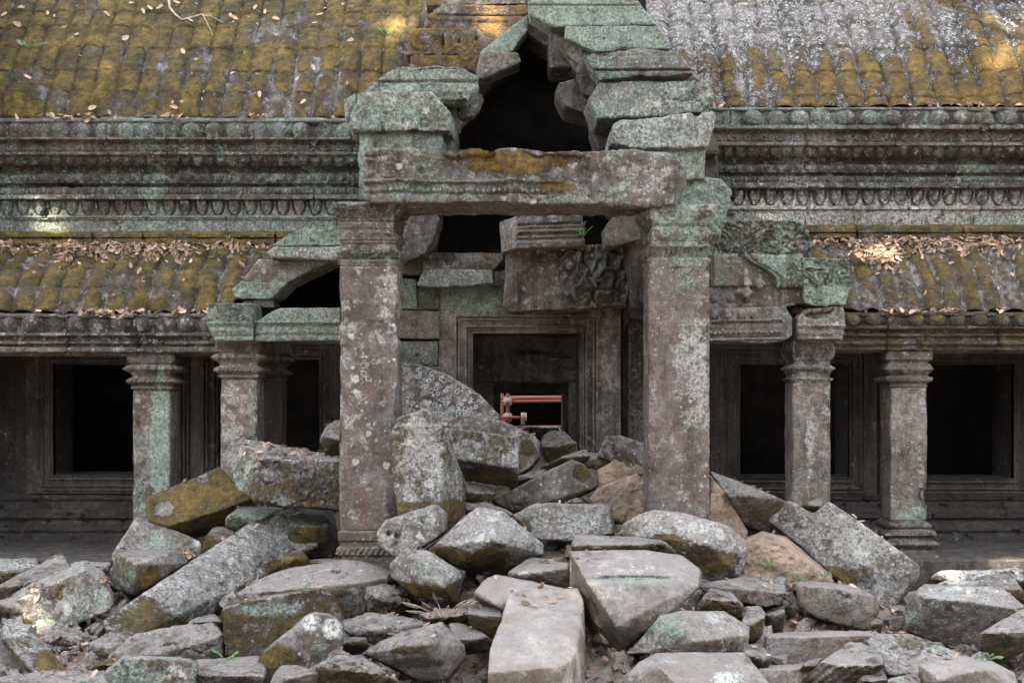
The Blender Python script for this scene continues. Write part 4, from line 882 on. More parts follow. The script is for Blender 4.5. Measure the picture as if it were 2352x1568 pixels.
# left part
b('R1', [(890, 425), (1080, 345), (1360, 228), (1500, 365), (1565, 425), (1300, 515), (1050, 590), (920, 560)], -.75, (60, 112, .4), g=(0, -.45), label='tilted block with an even yellow green moss top, leaning before the second gallery pillar', **L_(moss=.85, white=.2, mint=0, rust=.1),
  blobs=[(1020, 480, 70, 60, 'moss', -.5), (1270, 290, 60, 60, 'moss', -.3), (960, 400, 90, 30, 'white', .9)])
b('R1', [(840, 545), (1000, 590), (1240, 690), (1262, 780), (1100, 830), (690, 812), (690, 770), (800, 620)], -1.1, (10, -6, .6), 'sloping block with mint and pale patches under the tilted mossy block', ridge=False, g=(.1, -.3), **L_(mint=.3, moss=.2, white=.5), blobs=[(1000, 690, 120, 60, 'mint', .2), (1150, 700, 100, 60, 'moss', .3)])
b('R1', [(682, 880), (725, 758), (850, 830, -.3), (1050, 757), (1145, 830), (1010, 935), (822, 1022, -.25), (690, 970)], -1.6, (30, -20, .5), 'squared block with a mint end and an orange mossy side, left of the long slab', **L_(mint=.2, moss=.3, rust=.5), blobs=[(780, 910, 70, 80, 'mint', .35), (930, 930, 80, 70, 'moss', .3), (900, 790, 120, 35, 'moss', -.5)])
b('R1', [(1000, 865), (1140, 818), (1205, 862), (905, 1015), (862, 1018)], -1.45, (20, 25, .35), 'brown mossy sliver wedged between the mint ended block and the long slab', **L_(moss=.6, mint=0))
b('D', [(674, 1164), (701, 1210), (655, 1295), (563, 1326), (418, 1380), (262, 1484), (236, 1428), (333, 1358), (426, 1300), (518, 1238), (600, 1183)], -1.9, (34, 52, .4), 'very long slab with curly grey lichen sloping down to the left', g=(.27, -.5), chip=.45, **L_(mint=.12, white=.7, ring=.45, moss=.15),
  blobs=[(640, 1300, 70, 22, 'moss', .5), (320, 1420, 120, 80, 'moss', .6), (590, 1220, 110, 60, 'white', .35), (420, 1410, 90, 40, 'mint', .3)])
b('R1', [(545, 1320), (700, 1110), (785, 1035), (735, 1190), (778, 1290), (685, 1390), (560, 1440), (522, 1392)], -2.7, (20, 25, .3), 'brown mossy slab alongside the lower end of the long slab', **L_(moss=.5, mint=0, val=.85))
b('R1', [(28, 1090), (280, 985), (530, 862), (615, 935), (650, 938), (712, 1070), (690, 1112), (470, 1200), (242, 1308), (120, 1230), (60, 1165)], -2.35, (-12, -62, .45), 'big sunlit block with white, yellow and orange lichen at the left', **L_(mint=.3, white=.55, stain=.2, moss=0, val=.95),
  blobs=[(640, 1030, 80, 90, 'mint', .4), (300, 1230, 130, 70, 'mint', .35), (370, 1010, 28, 60, 'moss', .75), (170, 1180, 60, 22, 'moss', .65), (430, 1080, 130, 130, 'white', .3), (150, 1090, 90, 60, 'dark', .2)])
b('R1', [(-120, 1130), (-60, 980), (60, 930), (330, 775), (388, 776), (442, 845), (300, 912), (40, 1060), (-60, 1160)], -1.75, (-10, 26, .4), 'long carved beam end behind the sunlit block, worn grey brown', vox=.016, relief=lambda x, y, W: .03*np.sin(x*.13)*np.sin(y*.11)*((x > 250) & (y > 780)), **L_(moss=.25, stain=.5, val=.8, white=.2))
b('R1', [(-80, 812), (0, 806), (150, 800), (232, 806), (236, 845), (120, 892), (40, 960), (-80, 962)], -1.3, (0, -14, .4), 'chalky white worn kerb stone at the far left below the gallery', **L_(white=.9, stain=.35, red=.4, val=1.15), blobs=[(120, 830, 150, 40, 'white', .7), (60, 930, 100, 40, 'dark', .35)])
b('R1', [(400, 845), (470, 822), (690, 830), (690, 880), (560, 880), (450, 870)], -1.15, (0, -8, .4), 'pale sunlit kerb stone between the carved beam and the mint ended block', **L_(white=.6, red=.5, stain=.2, val=1.3), blobs=[(600, 866, 120, 20, 'dark', .4)])
b('R1', [(548, 868), (660, 893), (700, 950), (724, 984), (640, 978), (560, 900)], -1.95, (10, 20, .35), 'plain grey block end showing right of the sunlit block', **L_(white=.2, val=.95))
b('R1', [(12, 1215), (60, 1160), (112, 1180), (215, 1260), (300, 1352), (440, 1502), (225, 1520), (110, 1400), (20, 1292)], -3.9, (-20, 60, .4), 'dark slab with white lichen dots leaning into the left corner', ridge=False, g=(.15, -.4), **L_(moss=.5, white=.6), blobs=[(100, 1240, 90, 60, 'white', .5), (330, 1440, 160, 100, 'moss', .4)])
b('R1', [(-90, 1280), (12, 1296), (110, 1405), (222, 1525), (190, 1575), (-90, 1575)], -3.95, (0, 40, .4), 'mossy slab below the white dotted one in the left corner', ridge=False, g=(.2, -.2), **L_(moss=.45, val=.8))
b('R1', [(258, 1325), (480, 1218), (516, 1255), (492, 1335), (545, 1450), (520, 1500), (400, 1440), (280, 1372)], -3.1, (20, 20, .5), 'rough pale topped stone with a dark broken underside left of the leafy gap', ridge=(1350, 1325), **L_(white=.5, moss=.2, red=.4, stain=.45), blobs=[(390, 1280, 120, 35, 'white', .3), (430, 1400, 120, 60, 'dark', .3)])
b('R1', [(690, 1400), (830, 1275), (1000, 1240), (1320, 1198, .15), (1388, 1270), (1382, 1400), (1240, 1436, -.1), (900, 1412, -.15), (1300, 1300, -.15)], -3.7, (0, -6, .4), 'flat topped grey slab with a dark broken front in the lower left', chip=.8, **L_(white=.35, moss=.1, stain=.35))
b('R1', [(1150, 1222), (1222, 1163), (1330, 1143), (1378, 1180), (1384, 1250), (1320, 1212)], -3.3, (0, 12, .35), 'small slab sticking up behind the flat topped grey slab', **L_())
b('R2', [(100, 1110), (240, 1060), (440, 1030), (650, 992), (745, 983), (785, 1020), (862, 1175), (800, 1240), (600, 1300), (330, 1405), (120, 1402)], -3.5, (16, -14, .6), 'large block with a mossy olive face and mint upper edge, centre left', ridge=False, g=(.12, -.05), **L_(moss=.6, mint=.25, white=.35), blobs=[(380, 1120, 280, 60, 'mint', .35), (380, 1110, 300, 50, 'moss', -.3), (600, 1060, 60, 60, 'white', .5), (290, 1250, 80, 70, 'moss', -.18)])
b('R2', [(610, 1180), (680, 1124), (780, 1140), (862, 1200), (852, 1370), (842, 1412), (722, 1492), (520, 1452), (590, 1370), (596, 1280), (650, 1150, .45), (800, 1160, .45), (845, 1380, .45), (560, 1440, .45)], -4.5, (-262, 200, -.1), 'grooved beam with a white lichen crusted end face pointing at the viewer', vox=.016, chip=.5,
  relief=None, **L_(moss=.3, white=.5, mint=.15, red=.4), blobs=[(655, 1190, 55, 65, 'white', 1.6), (790, 1230, 70, 80, 'white', 1.6), (710, 1340, 70, 50, 'mint', .35), (650, 1430, 150, 50, 'dark', .15), (450, 1400, 160, 90, 'moss', .25)])
b('R2', [(-60, 1450), (0, 1446), (340, 1428), (378, 1500), (345, 1620), (-60, 1620)], -5.1, (0, -28, .35), 'pale topped brown slab at the bottom edge left of the grooved beam', **L_(red=.6, moss=.1, val=1.15))
b('R1', [(652, 1500), (770, 1408), (920, 1408), (1180, 1424), (1225, 1455), (1212, 1620), (650, 1620)], -5.2, (0, -8, .45), 'mint and grey lichen block cut by the bottom edge, left', ridge=False, g=(.1, -.1), **L_(mint=.45, white=.5, stain=.35), blobs=[(820, 1500, 150, 70, 'mint', .2), (1100, 1500, 100, 80, 'mint', -.5), (1080, 1500, 100, 80, 'white', .3)])
b('R1', [(-60, 1556), (300, 1512), (655, 1512), (655, 1640), (-60, 1640)], -5.5, (0, -14, .6), 'light grey flat slab along the bottom edge in the left corner', ridge=False, g=(0, -1.2), **L_(white=.5, mint=.1, val=1.15))
b('R1', [(520, 1500), (640, 1425), (690, 1410), (790, 1400), (680, 1500)], -4.5, (0, 30, .3), 'mossy hump between the white dotted slab and the mint block', **L_(moss=.7))
b('R2', [(390, 1620), (430, 1520), (475, 1450), (560, 1455), (708, 1502), (702, 1620)], -5.3, (0, -5, .3), 'pinkish brown stone under the grooved beam at the bottom edge', **L_(red=.9, white=.1, val=1.1, moss=.08))
b('R2', [(980, 1390), (1100, 1310), (1300, 1230), (1472, 1185), (1602, 1340), (1602, 1405), (1500, 1532, -.1), (1300, 1532, -.05), (1080, 1442), (1375, 1325, -.4)], -4.6, (0, 0, .4), 'roof shaped grey stone with an ochre band, below the centre', chip=.7, **L_(white=.25, red=.4, moss=.12), blobs=[(1250, 1350, 180, 40, 'moss', .4), (1300, 1440, 200, 40, 'dark', .3)])
b('R2', [(865, 1190), (1000, 1170), (1100, 1150), (1300, 1175), (1382, 1205), (1250, 1262), (1060, 1312), (960, 1290), (870, 1240)], -4.0, (0, -5, .35), 'low broken pale stone between the olive block and the roof shaped stone', chip=1.3, **L_(white=.5, moss=.15))
b('R2', [(855, 1255), (1000, 1290), (1022, 1330), (930, 1392), (840, 1385)], -4.25, (-5, 10, .35), 'small bluish grey slab right of the white crusted beam end', **L_(white=.25))
b('R4', [(-20, 985), (100, 985), (250, 1050), (372, 1140), (342, 1212), (110, 1240), (40, 1120)], -4.35, (0, 20, .4), 'rounded dark slab left of the big pale slab', **L_(white=.1, val=.75, stain=.2, red=.3))
b('R2', [(700, 1500), (850, 1402), (1000, 1395), (1130, 1480), (1240, 1600), (1240, 1660), (700, 1660)], -5.2, (0, 0, .4), 'low crumbling pinkish rock at the bottom, left of centre', chip=1.5, **L_(red=.7, white=.4, val=1.15))
b('R2', [(200, 1015, -.1), (300, 930, .15), (540, 845, .38), (870, 805, .55), (970, 812, .55), (1150, 872, .35), (1162, 908, .1), (1010, 940), (1010, 1140, .1), (850, 1182, .1), (700, 1060, .05), (240, 1050, -.1)], -2.9, (0, 10, .3), 'broad flat slab below the tall left pillar, smooth grey on top', chip=.6, **L_(white=.4, moss=.12, mint=.12, stain=.3), blobs=[(600, 1010, 450, 40, 'moss', .35), (900, 1060, 120, 70, 'mint', .25), (815, 875, 40, 18, 'dark', .5)])
b('R2', [(1000, 925), (1042, 910), (1110, 935), (1200, 1010), (1262, 1085), (1200, 1160), (1018, 1165), (1008, 1060)], -3.2, (42, -12, .4), 'broken brown stone with dead leaves on it right of the broad flat slab', chip=1.2, **L_(moss=.35, red=.3))
b('R2', [(1145, 830), (1242, 725), (1390, 745), (1570, 870), (1592, 905), (1558, 1080, .22), (1475, 1095, .25), (1300, 1010, .1), (1160, 912), (1480, 975, -.32)], -3.15, (10, 0, .5), 'angular block with mint and white lichen spots right below the left pillar', **L_(mint=.28, white=.7, moss=.15, stain=.4, val=.85), blobs=[(1380, 860, 90, 100, 'mint', .25), (1300, 1000, 200, 70, 'moss', .45), (1540, 1020, 60, 90, 'moss', .4)])
b('R2', [(1070, 640), (1120, 560), (1290, 505), (1440, 464), (1492, 520), (1492, 622), (1400, 690), (1200, 802), (1090, 722)], -2.8, (12, 0, .6), 'block with three round holes leaning on the left pillar base', ridge=False, g=(.15, -.2), relief=lambda x, y, W: sum(-.09*np.exp(-((x-a)**2+(y-c)**2)/160.) for a, c in ((1148, 632), (1200, 648), (1362, 556))), vox=.016,
  **L_(white=.7, moss=.2, mint=.1), blobs=[(1180, 640, 100, 70, 'moss', .3), (1350, 550, 100, 60, 'white', .3)])
b('R3', [(15, 262), (62, 180), (220, 124), (290, 168), (330, 250), (318, 705), (180, 752), (60, 776), (42, 680), (18, 500), (472, 600, .55), (455, 782, .5), (352, 892, .25), (470, 740, .6), (400, 420, .5)], -2.42, (6, -4, .3), 'tall upright block crusted with pale lichen between the two tall pillars', chip=.6, **L_(white=.95, mint=.12, stain=.35, red=.3, ring=.35),
  blobs=[(400, 780, 110, 110, 'moss', .5), (330, 480, 50, 250, 'white', .4), (160, 730, 160, 40, 'moss', .3)])
b('R2', [(163, 262), (212, 84, .1), (345, 180, -.32), (860, 200), (860, 495), (500, 472, -.22), (310, 432, -.32), (200, 360)], -1.3, (12, -36, .55), 'massive squared block with leaves on its flat top beside the left pillar', chip=.7, **L_(mint=.3, white=.7, stain=.4), blobs=[(250, 290, 80, 150, 'mint', .25), (430, 410, 80, 30, 'mint', .2), (380, 280, 60, 80, 'dark', -.15)])
b('R2', [(130, 542), (235, 460), (450, 478), (505, 482), (400, 532), (205, 622), (130, 602)], -1.15, (10, 10, .5), 'mint coated block squeezed under the massive squared block', **L_(mint=.5, moss=.25))
b('R2', [(595, 498), (742, 500), (782, 780), (640, 785), (520, 752), (520, 600)], -1.2, (60, 0, .5), 'dark upright block with mint stains in the gap left of the left pillar', **L_(mint=.42, stain=.7, val=.8))
b('R2', [(-10, 705), (50, 600), (112, 598), (205, 640), (60, 745), (-10, 790)], -1.5, (20, 10, .4), 'small mossy stone above the lichen covered long slab', **L_(moss=.7))
b('R2', [(480, 812), (550, 748), (600, 745), (662, 832), (640, 862), (480, 862)], -2.15, (10, 10, .3), 'small mossy hump right under the long slab end', **L_(moss=.75))
b('R2', [(620, 815), (760, 795), (900, 800), (900, 850), (620, 850)], -1.9, (0, -4, .3), 'thin mossy slab lying at the foot of the left pillar', **L_(moss=.6))
b('D', [(734, 1012), (748, 975), (810, 955), (812, 1052), (746, 1047)], -1.0, (6, 0, .4), 'mossy stone peeping out left of the left pillar at half height', **L_(moss=.5, mint=.25))
# centre
b('R3', [(320, 232), (560, 258), (782, 290), (804, 320), (802, 490), (640, 470), (400, 430), (335, 350)], -1.4, (-6, 122, .45), 'long block with mottled pale grey lichen face behind the upright block', chip=.5, **L_(white=1.0, mint=.08, stain=.45, val=1.2), blobs=[(600, 380, 260, 90, 'white', .6), (600, 540, 220, 70, 'moss', .3)])
b('R3', [(320, 215), (430, 160), (520, 158), (700, 200), (900, 290), (937, 330), (930, 420), (880, 480), (800, 530), (560, 330)], -.1, (10, 10, .6), 'sloping block with two dead leaves and a mossy corner before the doorway', ridge=False, g=(0, -.15), **L_(moss=.2, white=.5), blobs=[(870, 360, 90, 80, 'moss', .45)])
b('R7', [(150, 1000), (340, 1018), (430, 1100), (520, 1090), (700, 1208), (832, 1332), (832, 1370), (600, 1372), (450, 1410), (150, 1400)], .15, (-10, 15, .5), 'big slab leaning against the doorway with grey brown ring lichens', ridge=False, g=(-.05, -.2), chip=.7, **L_(white=.55, ring=.5, moss=.22, mint=.12, stain=.5, val=.72), blobs=[(500, 1330, 80, 50, 'mint', .3)])
b('R3', [(940, 305), (1000, 255), (1082, 260), (1162, 330), (1184, 470), (1000, 480), (950, 385)], .6, (0, 10, .5), 'dark mossy boulder sitting in the doorway', **L_(moss=.4, val=.6, stain=.5))
b('R3', [(930, 485), (1080, 408), (1222, 368), (1245, 408), (1200, 455), (980, 510)], -.2, (0, 25, .35), 'thin ridged mossy slab behind the two toned block', **L_(moss=.45, stain=.4))
b('R3', [(745, 570), (800, 535), (960, 500), (1000, 520), (860, 590), (745, 612)], -.6, (0, 20, .35), 'mossy strip of stone behind the small green plant', **L_(moss=.6))
b('R3', [(640, 682), (862, 572, -.1), (1000, 500), (1132, 436), (1210, 470), (1292, 560), (1285, 602), (1062, 716), (935, 712, -.15), (760, 756)], -1.0, (-10, 20, .35), 'two toned block tilted up to the right with a moss patch on its corner', chip=.5, **L_(white=.4, stain=.4, moss=.12), blobs=[(1190, 520, 80, 80, 'moss', .55), (1000, 600, 100, 80, 'white', .2), (800, 680, 100, 50, 'moss', .2)])
b('R3', [(465, 572), (560, 580), (662, 642), (600, 705), (470, 695)], -1.3, (5, 10, .4), 'wedge of mossy grey stone right of the upright block', **L_(moss=.35))
b('R3', [(1290, 412), (1345, 288), (1440, 290), (1620, 355), (1640, 500), (1500, 512), (1390, 442)], -.75, (0, 10, .5), 'striated pale green block behind the right pillar on the sand', ridge=False, g=(.2, -.2), chip=.5, **L_(mint=.25, white=.55, stain=.4), relief=lambda x, y, W: .01*np.sin(x*.35+y*.1))
b('R3', [(760, 780), (900, 714), (1100, 716), (1372, 720), (1388, 892), (1120, 937), (930, 926), (880, 900)], -1.9, (10, -5, .5), 'long block with big pale lichen patches in the middle of the heap', ridge=False, g=(-.05, -.15), chip=.6, **L_(mint=.22, white=.75, moss=.15, stain=.3), blobs=[(1200, 830, 180, 80, 'mint', .15), (1200, 830, 180, 80, 'white', .4), (850, 850, 90, 60, 'moss', .3)])
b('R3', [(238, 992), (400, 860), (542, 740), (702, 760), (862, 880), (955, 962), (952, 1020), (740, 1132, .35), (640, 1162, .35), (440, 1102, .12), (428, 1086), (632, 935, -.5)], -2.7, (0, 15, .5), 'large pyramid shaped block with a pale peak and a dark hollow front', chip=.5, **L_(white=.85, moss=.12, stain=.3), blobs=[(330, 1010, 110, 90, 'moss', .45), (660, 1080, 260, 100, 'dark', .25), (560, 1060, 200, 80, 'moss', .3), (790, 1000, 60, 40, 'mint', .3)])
b('R3', [(470, 712), (600, 700), (762, 770), (720, 800), (560, 760), (480, 782)], -1.8, (0, 10, .3), 'low brown stone with dead leaves left of the long central block', **L_(moss=.3, red=.4))
b('R3', [(732, 1130), (800, 1088), (860, 1080), (878, 1040), (1115, 1078), (1125, 1240), (900, 1202), (740, 1162)], -3.3, (0, 20, .35), 'smooth plain grey slab with one pale patch above the big pale slab', chip=.4, **L_(white=.3, stain=-.7, moss=0, val=1.3, red=.3), blobs=[(840, 1150, 45, 25, 'white', 1.2)])
b('R4', [(330, 1422), (345, 1215, .3), (470, 900, .75), (520, 700, 1.1), (830, 670, 1.18), (1122, 665, 1.22), (1170, 760, 1.1), (1172, 950, .8), (985, 1362, 0), (1100, 1270, .2), (1178, 1640, .35), (985, 1700, 0), (335, 1700, 0)], -5.3, (10, 40, .3), 'big pale grey smooth slab pointing at the viewer, front and centre', chip=.28, **L_(white=.1, stain=-.9, moss=0, mint=0, val=1.8, red=.25),
  blobs=[(660, 1480, 330, 80, 'moss', .12), (1130, 1100, 40, 300, 'dark', .2)])
b('R4', [(210, 705), (325, 575, .2), (400, 545, .3), (700, 600, .3), (1000, 668, .3), (1060, 720, .1), (560, 900, -.1), (400, 812, -.1), (215, 742, 0)], -4.0, (0, 60, .4), 'pale grey stone with a curved crack tucked under the big pale slab', chip=.4, **L_(white=.15, stain=-.7, moss=0, val=1.4))
b('R4', [(148, 812), (260, 790), (392, 792), (467, 850), (442, 990), (372, 1132), (290, 1092), (150, 990)], -4.25, (-5, -40, .35), 'brown mossy stump like block left of the big pale slab', chip=.5, **L_(moss=.42, mint=0, val=.75, white=.1), blobs=[(290, 770, 110, 40, 'moss', -.6)])
b('R4', [(1055, 342, .5), (1380, 360, .5), (1700, 333, .5), (2042, 378, .5), (2206, 510, .25), (2212, 640, .05), (1950, 872, -.1), (1742, 1042, -.15), (1462, 1012, -.35), (1205, 620, -.15), (1506, 1240, 0), (1052, 650, .4), (1190, 990, .35), (1740, 1046, 0)], -4.0, (0, 10, .45), 'large cut block with a lichen lined ledge across it, right of the pale slab', chip=.35, vox=.017, **L_(white=.35, stain=-.4, mint=.05, moss=0, val=1.05),
  relief=lambda x, y, W: .035*(y < 590+15*np.sin(x*.006)), blobs=[(1700, 600, 560, 40, 'mint', .5), (1600, 575, 640, 40, 'dark', .6), (1230, 850, 130, 260, 'dark', .5), (1560, 1120, 130, 110, 'dark', .4), (1280, 850, 90, 120, 'mint', .15), (1600, 480, 500, 80, 'white', .35)])
b('R4', [(1062, 332), (1096, 200), (1250, 200), (1450, 206), (1700, 220), (1860, 240), (2005, 368), (1060, 352)], -3.1, (0, 10, .4), 'low grey stone showing its back edge behind the ledged block', chip=.6, **L_(white=.4, red=.4, stain=.15))
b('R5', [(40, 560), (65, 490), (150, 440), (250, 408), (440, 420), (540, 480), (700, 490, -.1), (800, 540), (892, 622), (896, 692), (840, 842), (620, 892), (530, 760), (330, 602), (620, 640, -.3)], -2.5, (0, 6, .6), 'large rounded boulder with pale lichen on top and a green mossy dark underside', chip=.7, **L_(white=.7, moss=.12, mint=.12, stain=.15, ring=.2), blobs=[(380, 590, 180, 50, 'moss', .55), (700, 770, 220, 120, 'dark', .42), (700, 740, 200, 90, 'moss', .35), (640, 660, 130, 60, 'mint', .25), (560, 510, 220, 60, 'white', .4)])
b('R5', [(560, 905), (850, 862, .3), (1148, 868, .35), (1156, 960), (1120, 1042), (1020, 1050), (820, 1010), (600, 950)], -3.2, (0, -4, .3), 'flat slab with a pale top and a mossy brown edge right of the boulder', chip=.6, **L_(moss=.3, white=.2, red=.4))
b('R5', [(1015, 1050), (1152, 1032), (1136, 1242), (1000, 1246), (1008, 1150)], -3.3, (-8, -4, .4), 'brown mossy cube under the right end of the flat pale topped slab', **L_(moss=.4, val=.85, red=.3))
b('R5', [(530, 1085), (600, 980), (652, 930), (790, 955), (866, 1045), (850, 1130), (720, 1092)], -3.7, (0, 6, .35), 'smooth grey stone carrying a single pink brown leaf', chip=.5, **L_(white=.15, stain=.1, val=1.1))
b('R5', [(862, 1062), (980, 1050), (1022, 1100), (1002, 1250), (940, 1302), (868, 1262)], -3.9, (-4, -6, .4), 'small rounded block mottled with pale lichen beside the mossy cube', **L_(white=.7, stain=.3))
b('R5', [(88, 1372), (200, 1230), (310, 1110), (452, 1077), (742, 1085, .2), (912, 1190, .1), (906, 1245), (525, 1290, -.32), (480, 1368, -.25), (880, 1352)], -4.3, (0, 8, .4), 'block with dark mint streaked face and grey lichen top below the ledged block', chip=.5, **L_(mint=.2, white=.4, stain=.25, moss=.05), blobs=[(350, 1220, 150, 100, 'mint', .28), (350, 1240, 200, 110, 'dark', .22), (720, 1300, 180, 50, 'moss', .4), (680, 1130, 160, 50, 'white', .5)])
b('R5', [(858, 1320), (1000, 1300), (1046, 1400), (1036, 1450), (990, 1476), (900, 1402)], -4.45, (0, -4, .35), 'brown block under the small mottled one, right of the streaked block', **L_(red=.5, stain=.3, val=.9))
b('R5', [(0, 1640), (60, 1520), (170, 1420), (280, 1365, .1), (600, 1358, .25), (872, 1360, .25), (952, 1450, .1), (1045, 1570), (1045, 1700), (0, 1700), (320, 1470, -.3), (455, 1600, -.45)], -5.0, (0, 6, .35), 'faceted grey block with a crusty white patch at the bottom, right of centre', chip=.35, **L_(white=.35, stain=.1, moss=0, red=.6, val=1.15), blobs=[(760, 1540, 130, 70, 'white', 1.2), (350, 1545, 100, 40, 'moss', .35)])
b('D', [(1760, 1463), (1900, 1460), (2013, 1458), (2013, 1528), (1760, 1530)], -4.0, (0, -11, .5), 'long laterite step with a pale worn top, right of centre', name='stone_step', cat='step', group='sandstone steps of the porch', chip=.5, **L_(white=.1, mint=0, moss=0, stain=.1, red=1.0, val=1.35))
b('D', [(1740, 1536), (1870, 1533), (2010, 1536), (2010, 1600), (1740, 1600)], -4.6, (0, -10, .5), 'lowest laterite step half covered by fallen blocks', name='stone_step', cat='step', group='sandstone steps of the porch', chip=.6, **L_(white=.1, mint=0, moss=0, stain=.1, red=1.0, val=1.35))
b('R5', [(645, 135), (800, 195), (952, 260), (1152, 347), (1090, 440), (1040, 556), (880, 495), (740, 262), (650, 180)], -1.85, (14, 4, .35), 'upper piece of the broken beam sliding down from the right pillar', chip=.5, **L_(mint=.2, white=.35, stain=.45, moss=.1))
b('R6', [(-70, 470), (0, 400), (65, 330), (112, 350), (230, 432), (342, 345), (570, 492), (945, 766), (942, 842), (712, 1146), (560, 1000), (430, 892), (190, 690), (0, 520)], -1.9, (14, 14, .45), 'very long leaning beam with a notch and white lichen, right side of the heap', prism=True, g=(-.16, 0), chip=.35, vox=.018, **L_(white=.8, stain=.42, mint=.15, moss=.1),
  blobs=[(430, 850, 300, 130, 'moss', .38), (560, 620, 220, 150, 'white', .5), (120, 500, 160, 120, 'moss', .22)])
b('R6', [(158, 372), (272, 314), (302, 345), (285, 392), (230, 432)], -1.35, (6, 6, .2), 'small pale chunk caught in the notch of the leaning beam', **L_(red=.5, white=.3, val=1.1))
b('R6', [(118, 900), (150, 884, .25), (500, 914, .35), (642, 985), (668, 1090), (612, 1202), (420, 1160), (250, 1112), (122, 1046), (400, 930, -.05)], -3.1, (0, -2, .35), 'brown rounded block with a hole lying under the leaning beam', chip=.7, relief=lambda x, y, W: -.07*np.exp(-((x-470)**2+(y-990)**2)/200.), **L_(red=.8, moss=.22, stain=.2, white=.2))
b('R6', [(602, 1218), (668, 1112), (702, 1160), (682, 1228)], -3.2, (0, 0, .3), 'small mossy chip at the lower end of the leaning beam', **L_(moss=.4, red=.4))
b('R6', [(850, 1055), (930, 950, -.1), (982, 898, .35), (1500, 928, .35), (1662, 1055, .15), (1642, 1075, -.2), (1560, 1165), (1380, 1345), (1240, 1362), (1100, 1305), (850, 1212), (1000, 992, -.3), (1300, 1015, -.3)], -3.2, (6, 0, .5), 'big dark block with a row of pale spots on its top, right side', chip=.5, **L_(white=.55, stain=.3, mint=.12, moss=.05, ring=.1, val=.85), blobs=[(900, 1150, 60, 120, 'mint', .35), (1300, 960, 380, 60, 'white', .5)])
b('R6', [(1350, 925), (1380, 852), (1470, 835), (1560, 850), (1662, 960), (1720, 1040), (1560, 940)], -2.3, (0, 10, .5), 'dark streaked rock behind the big spotted block', **L_(white=.6, stain=.5, val=.75))
b('R6', [(1360, 1235), (1450, 1170), (1562, 1120), (1720, 1040), (1740, 1310), (1600, 1382), (1480, 1442), (1368, 1382)], -4.3, (0, 6, .5), 'bluish grey boulder cut by the right edge', **L_(white=.4, stain=.3), blobs=[(1560, 1400, 150, 60, 'moss', .35)])
b('R6', [(608, 1290), (650, 1240), (880, 1238), (1060, 1290), (1300, 1388), (1100, 1482), (930, 1522), (720, 1502)], -4.4, (0, 4, .4), 'flat slab with mint and white lichen patches before the big spotted block', ridge=False, g=(0, -.45), chip=.6, **L_(mint=.3, white=.55, stain=.35), blobs=[(780, 1300, 140, 60, 'mint', .2), (1030, 1330, 60, 40, 'mint', .3), (850, 1440, 160, 60, 'mint', -.4)])
b('R6', [(60, 1660), (150, 1540), (280, 1420), (482, 1274), (562, 1290), (702, 1360), (712, 1442), (560, 1522), (470, 1660)], -4.95, (8, 8, .35), 'sloping striped grey slab in the lower right', ridge=(1400, 1440), g=(-.15, 0), chip=.5, **L_(white=.35, stain=.15, val=1.2), blobs=[(640, 1340, 50, 50, 'mint', .4), (640, 1420, 80, 40, 'dark', .3)], relief=lambda x, y, W: .008*np.sin((x+y*1.3)*.08))
b('R6', [(470, 1640), (560, 1530), (682, 1444), (722, 1502), (760, 1640)], -5.1, (6, 6, .3), 'plain triangular stone right of the sloping striped slab', **L_(white=.1, val=.95))
b('R6', [(940, 1435), (1152, 1380, .4), (1400, 1398, .45), (1600, 1502, .25), (1625, 1640), (990, 1640), (1080, 1540, -.2), (1372, 1474, -.1)], -5.15, (0, 0, .3), 'pale cut slab with an angular edge in the right corner', chip=.35, **L_(white=.15, stain=-.6, moss=0, val=1.3))
b('R6', [(735, 1542), (960, 1500, .2), (985, 1640), (735, 1640)], -5.25, (0, -4, .3), 'small light grey slab left of the pale cut slab', chip=.4, **L_(white=.1, stain=.05, val=1.4))
b('R6', [(128, 1482), (200, 1410), (302, 1395), (245, 1470), (140, 1512)], -4.7, (0, 4, .25), 'small dark rounded stone beside the laterite step', **L_(val=.75))
b('R2', [(1335, 1142), (1460, 1100), (1640, 1098), (1655, 1172), (1600, 1204), (1390, 1192)], -3.6, (0, 4, .3), 'flat pinkish pale stone between grass and the brown stump', chip=.5, **L_(red=.6, white=.3, stain=0, val=1.4))
b('R3', [(1078, 714), (1160, 667), (1242, 712), (1200, 735)], -1.45, (0, 6, .25), 'small pale wedge on the sand above the long central block', **L_(red=.4, val=1.2))
# kerb of the gallery floor
b('D', [(2125, 1290), (2520, 1288), (2520, 1306), (2120, 1308)], -.35, (0, -3, .5), 'thin sunlit ledge stone of the right gallery floor', name='kerb_stone', cat='kerb stone', group='kerb stones of the gallery floor', **L_(red=.7, stain=.1, val=1.3))
b('D', [(2140, 1330), (2160, 1313), (2300, 1310), (2520, 1313), (2520, 1330), (2200, 1336)], -.9, (0, -3, .4), 'bleached white worn kerb stone under the right gallery', name='kerb_stone', cat='kerb stone', group='kerb stones of the gallery floor', chip=1.3, **L_(white=1.0, stain=.15, val=1.3), blobs=[(2300, 1320, 250, 20, 'white', 1)])
b('D', [(2140, 1350), (2170, 1338), (2250, 1335), (2258, 1348), (2200, 1362), (2150, 1362)], -1.4, (0, -3, .4), 'short bleached stone in front of the long white kerb stone', name='kerb_stone', cat='kerb stone', group='kerb stones of the gallery floor', **L_(white=1.0, stain=.15, val=1.3), blobs=[(2200, 1345, 80, 20, 'white', 1)])
rs = np.random.default_rng(5)
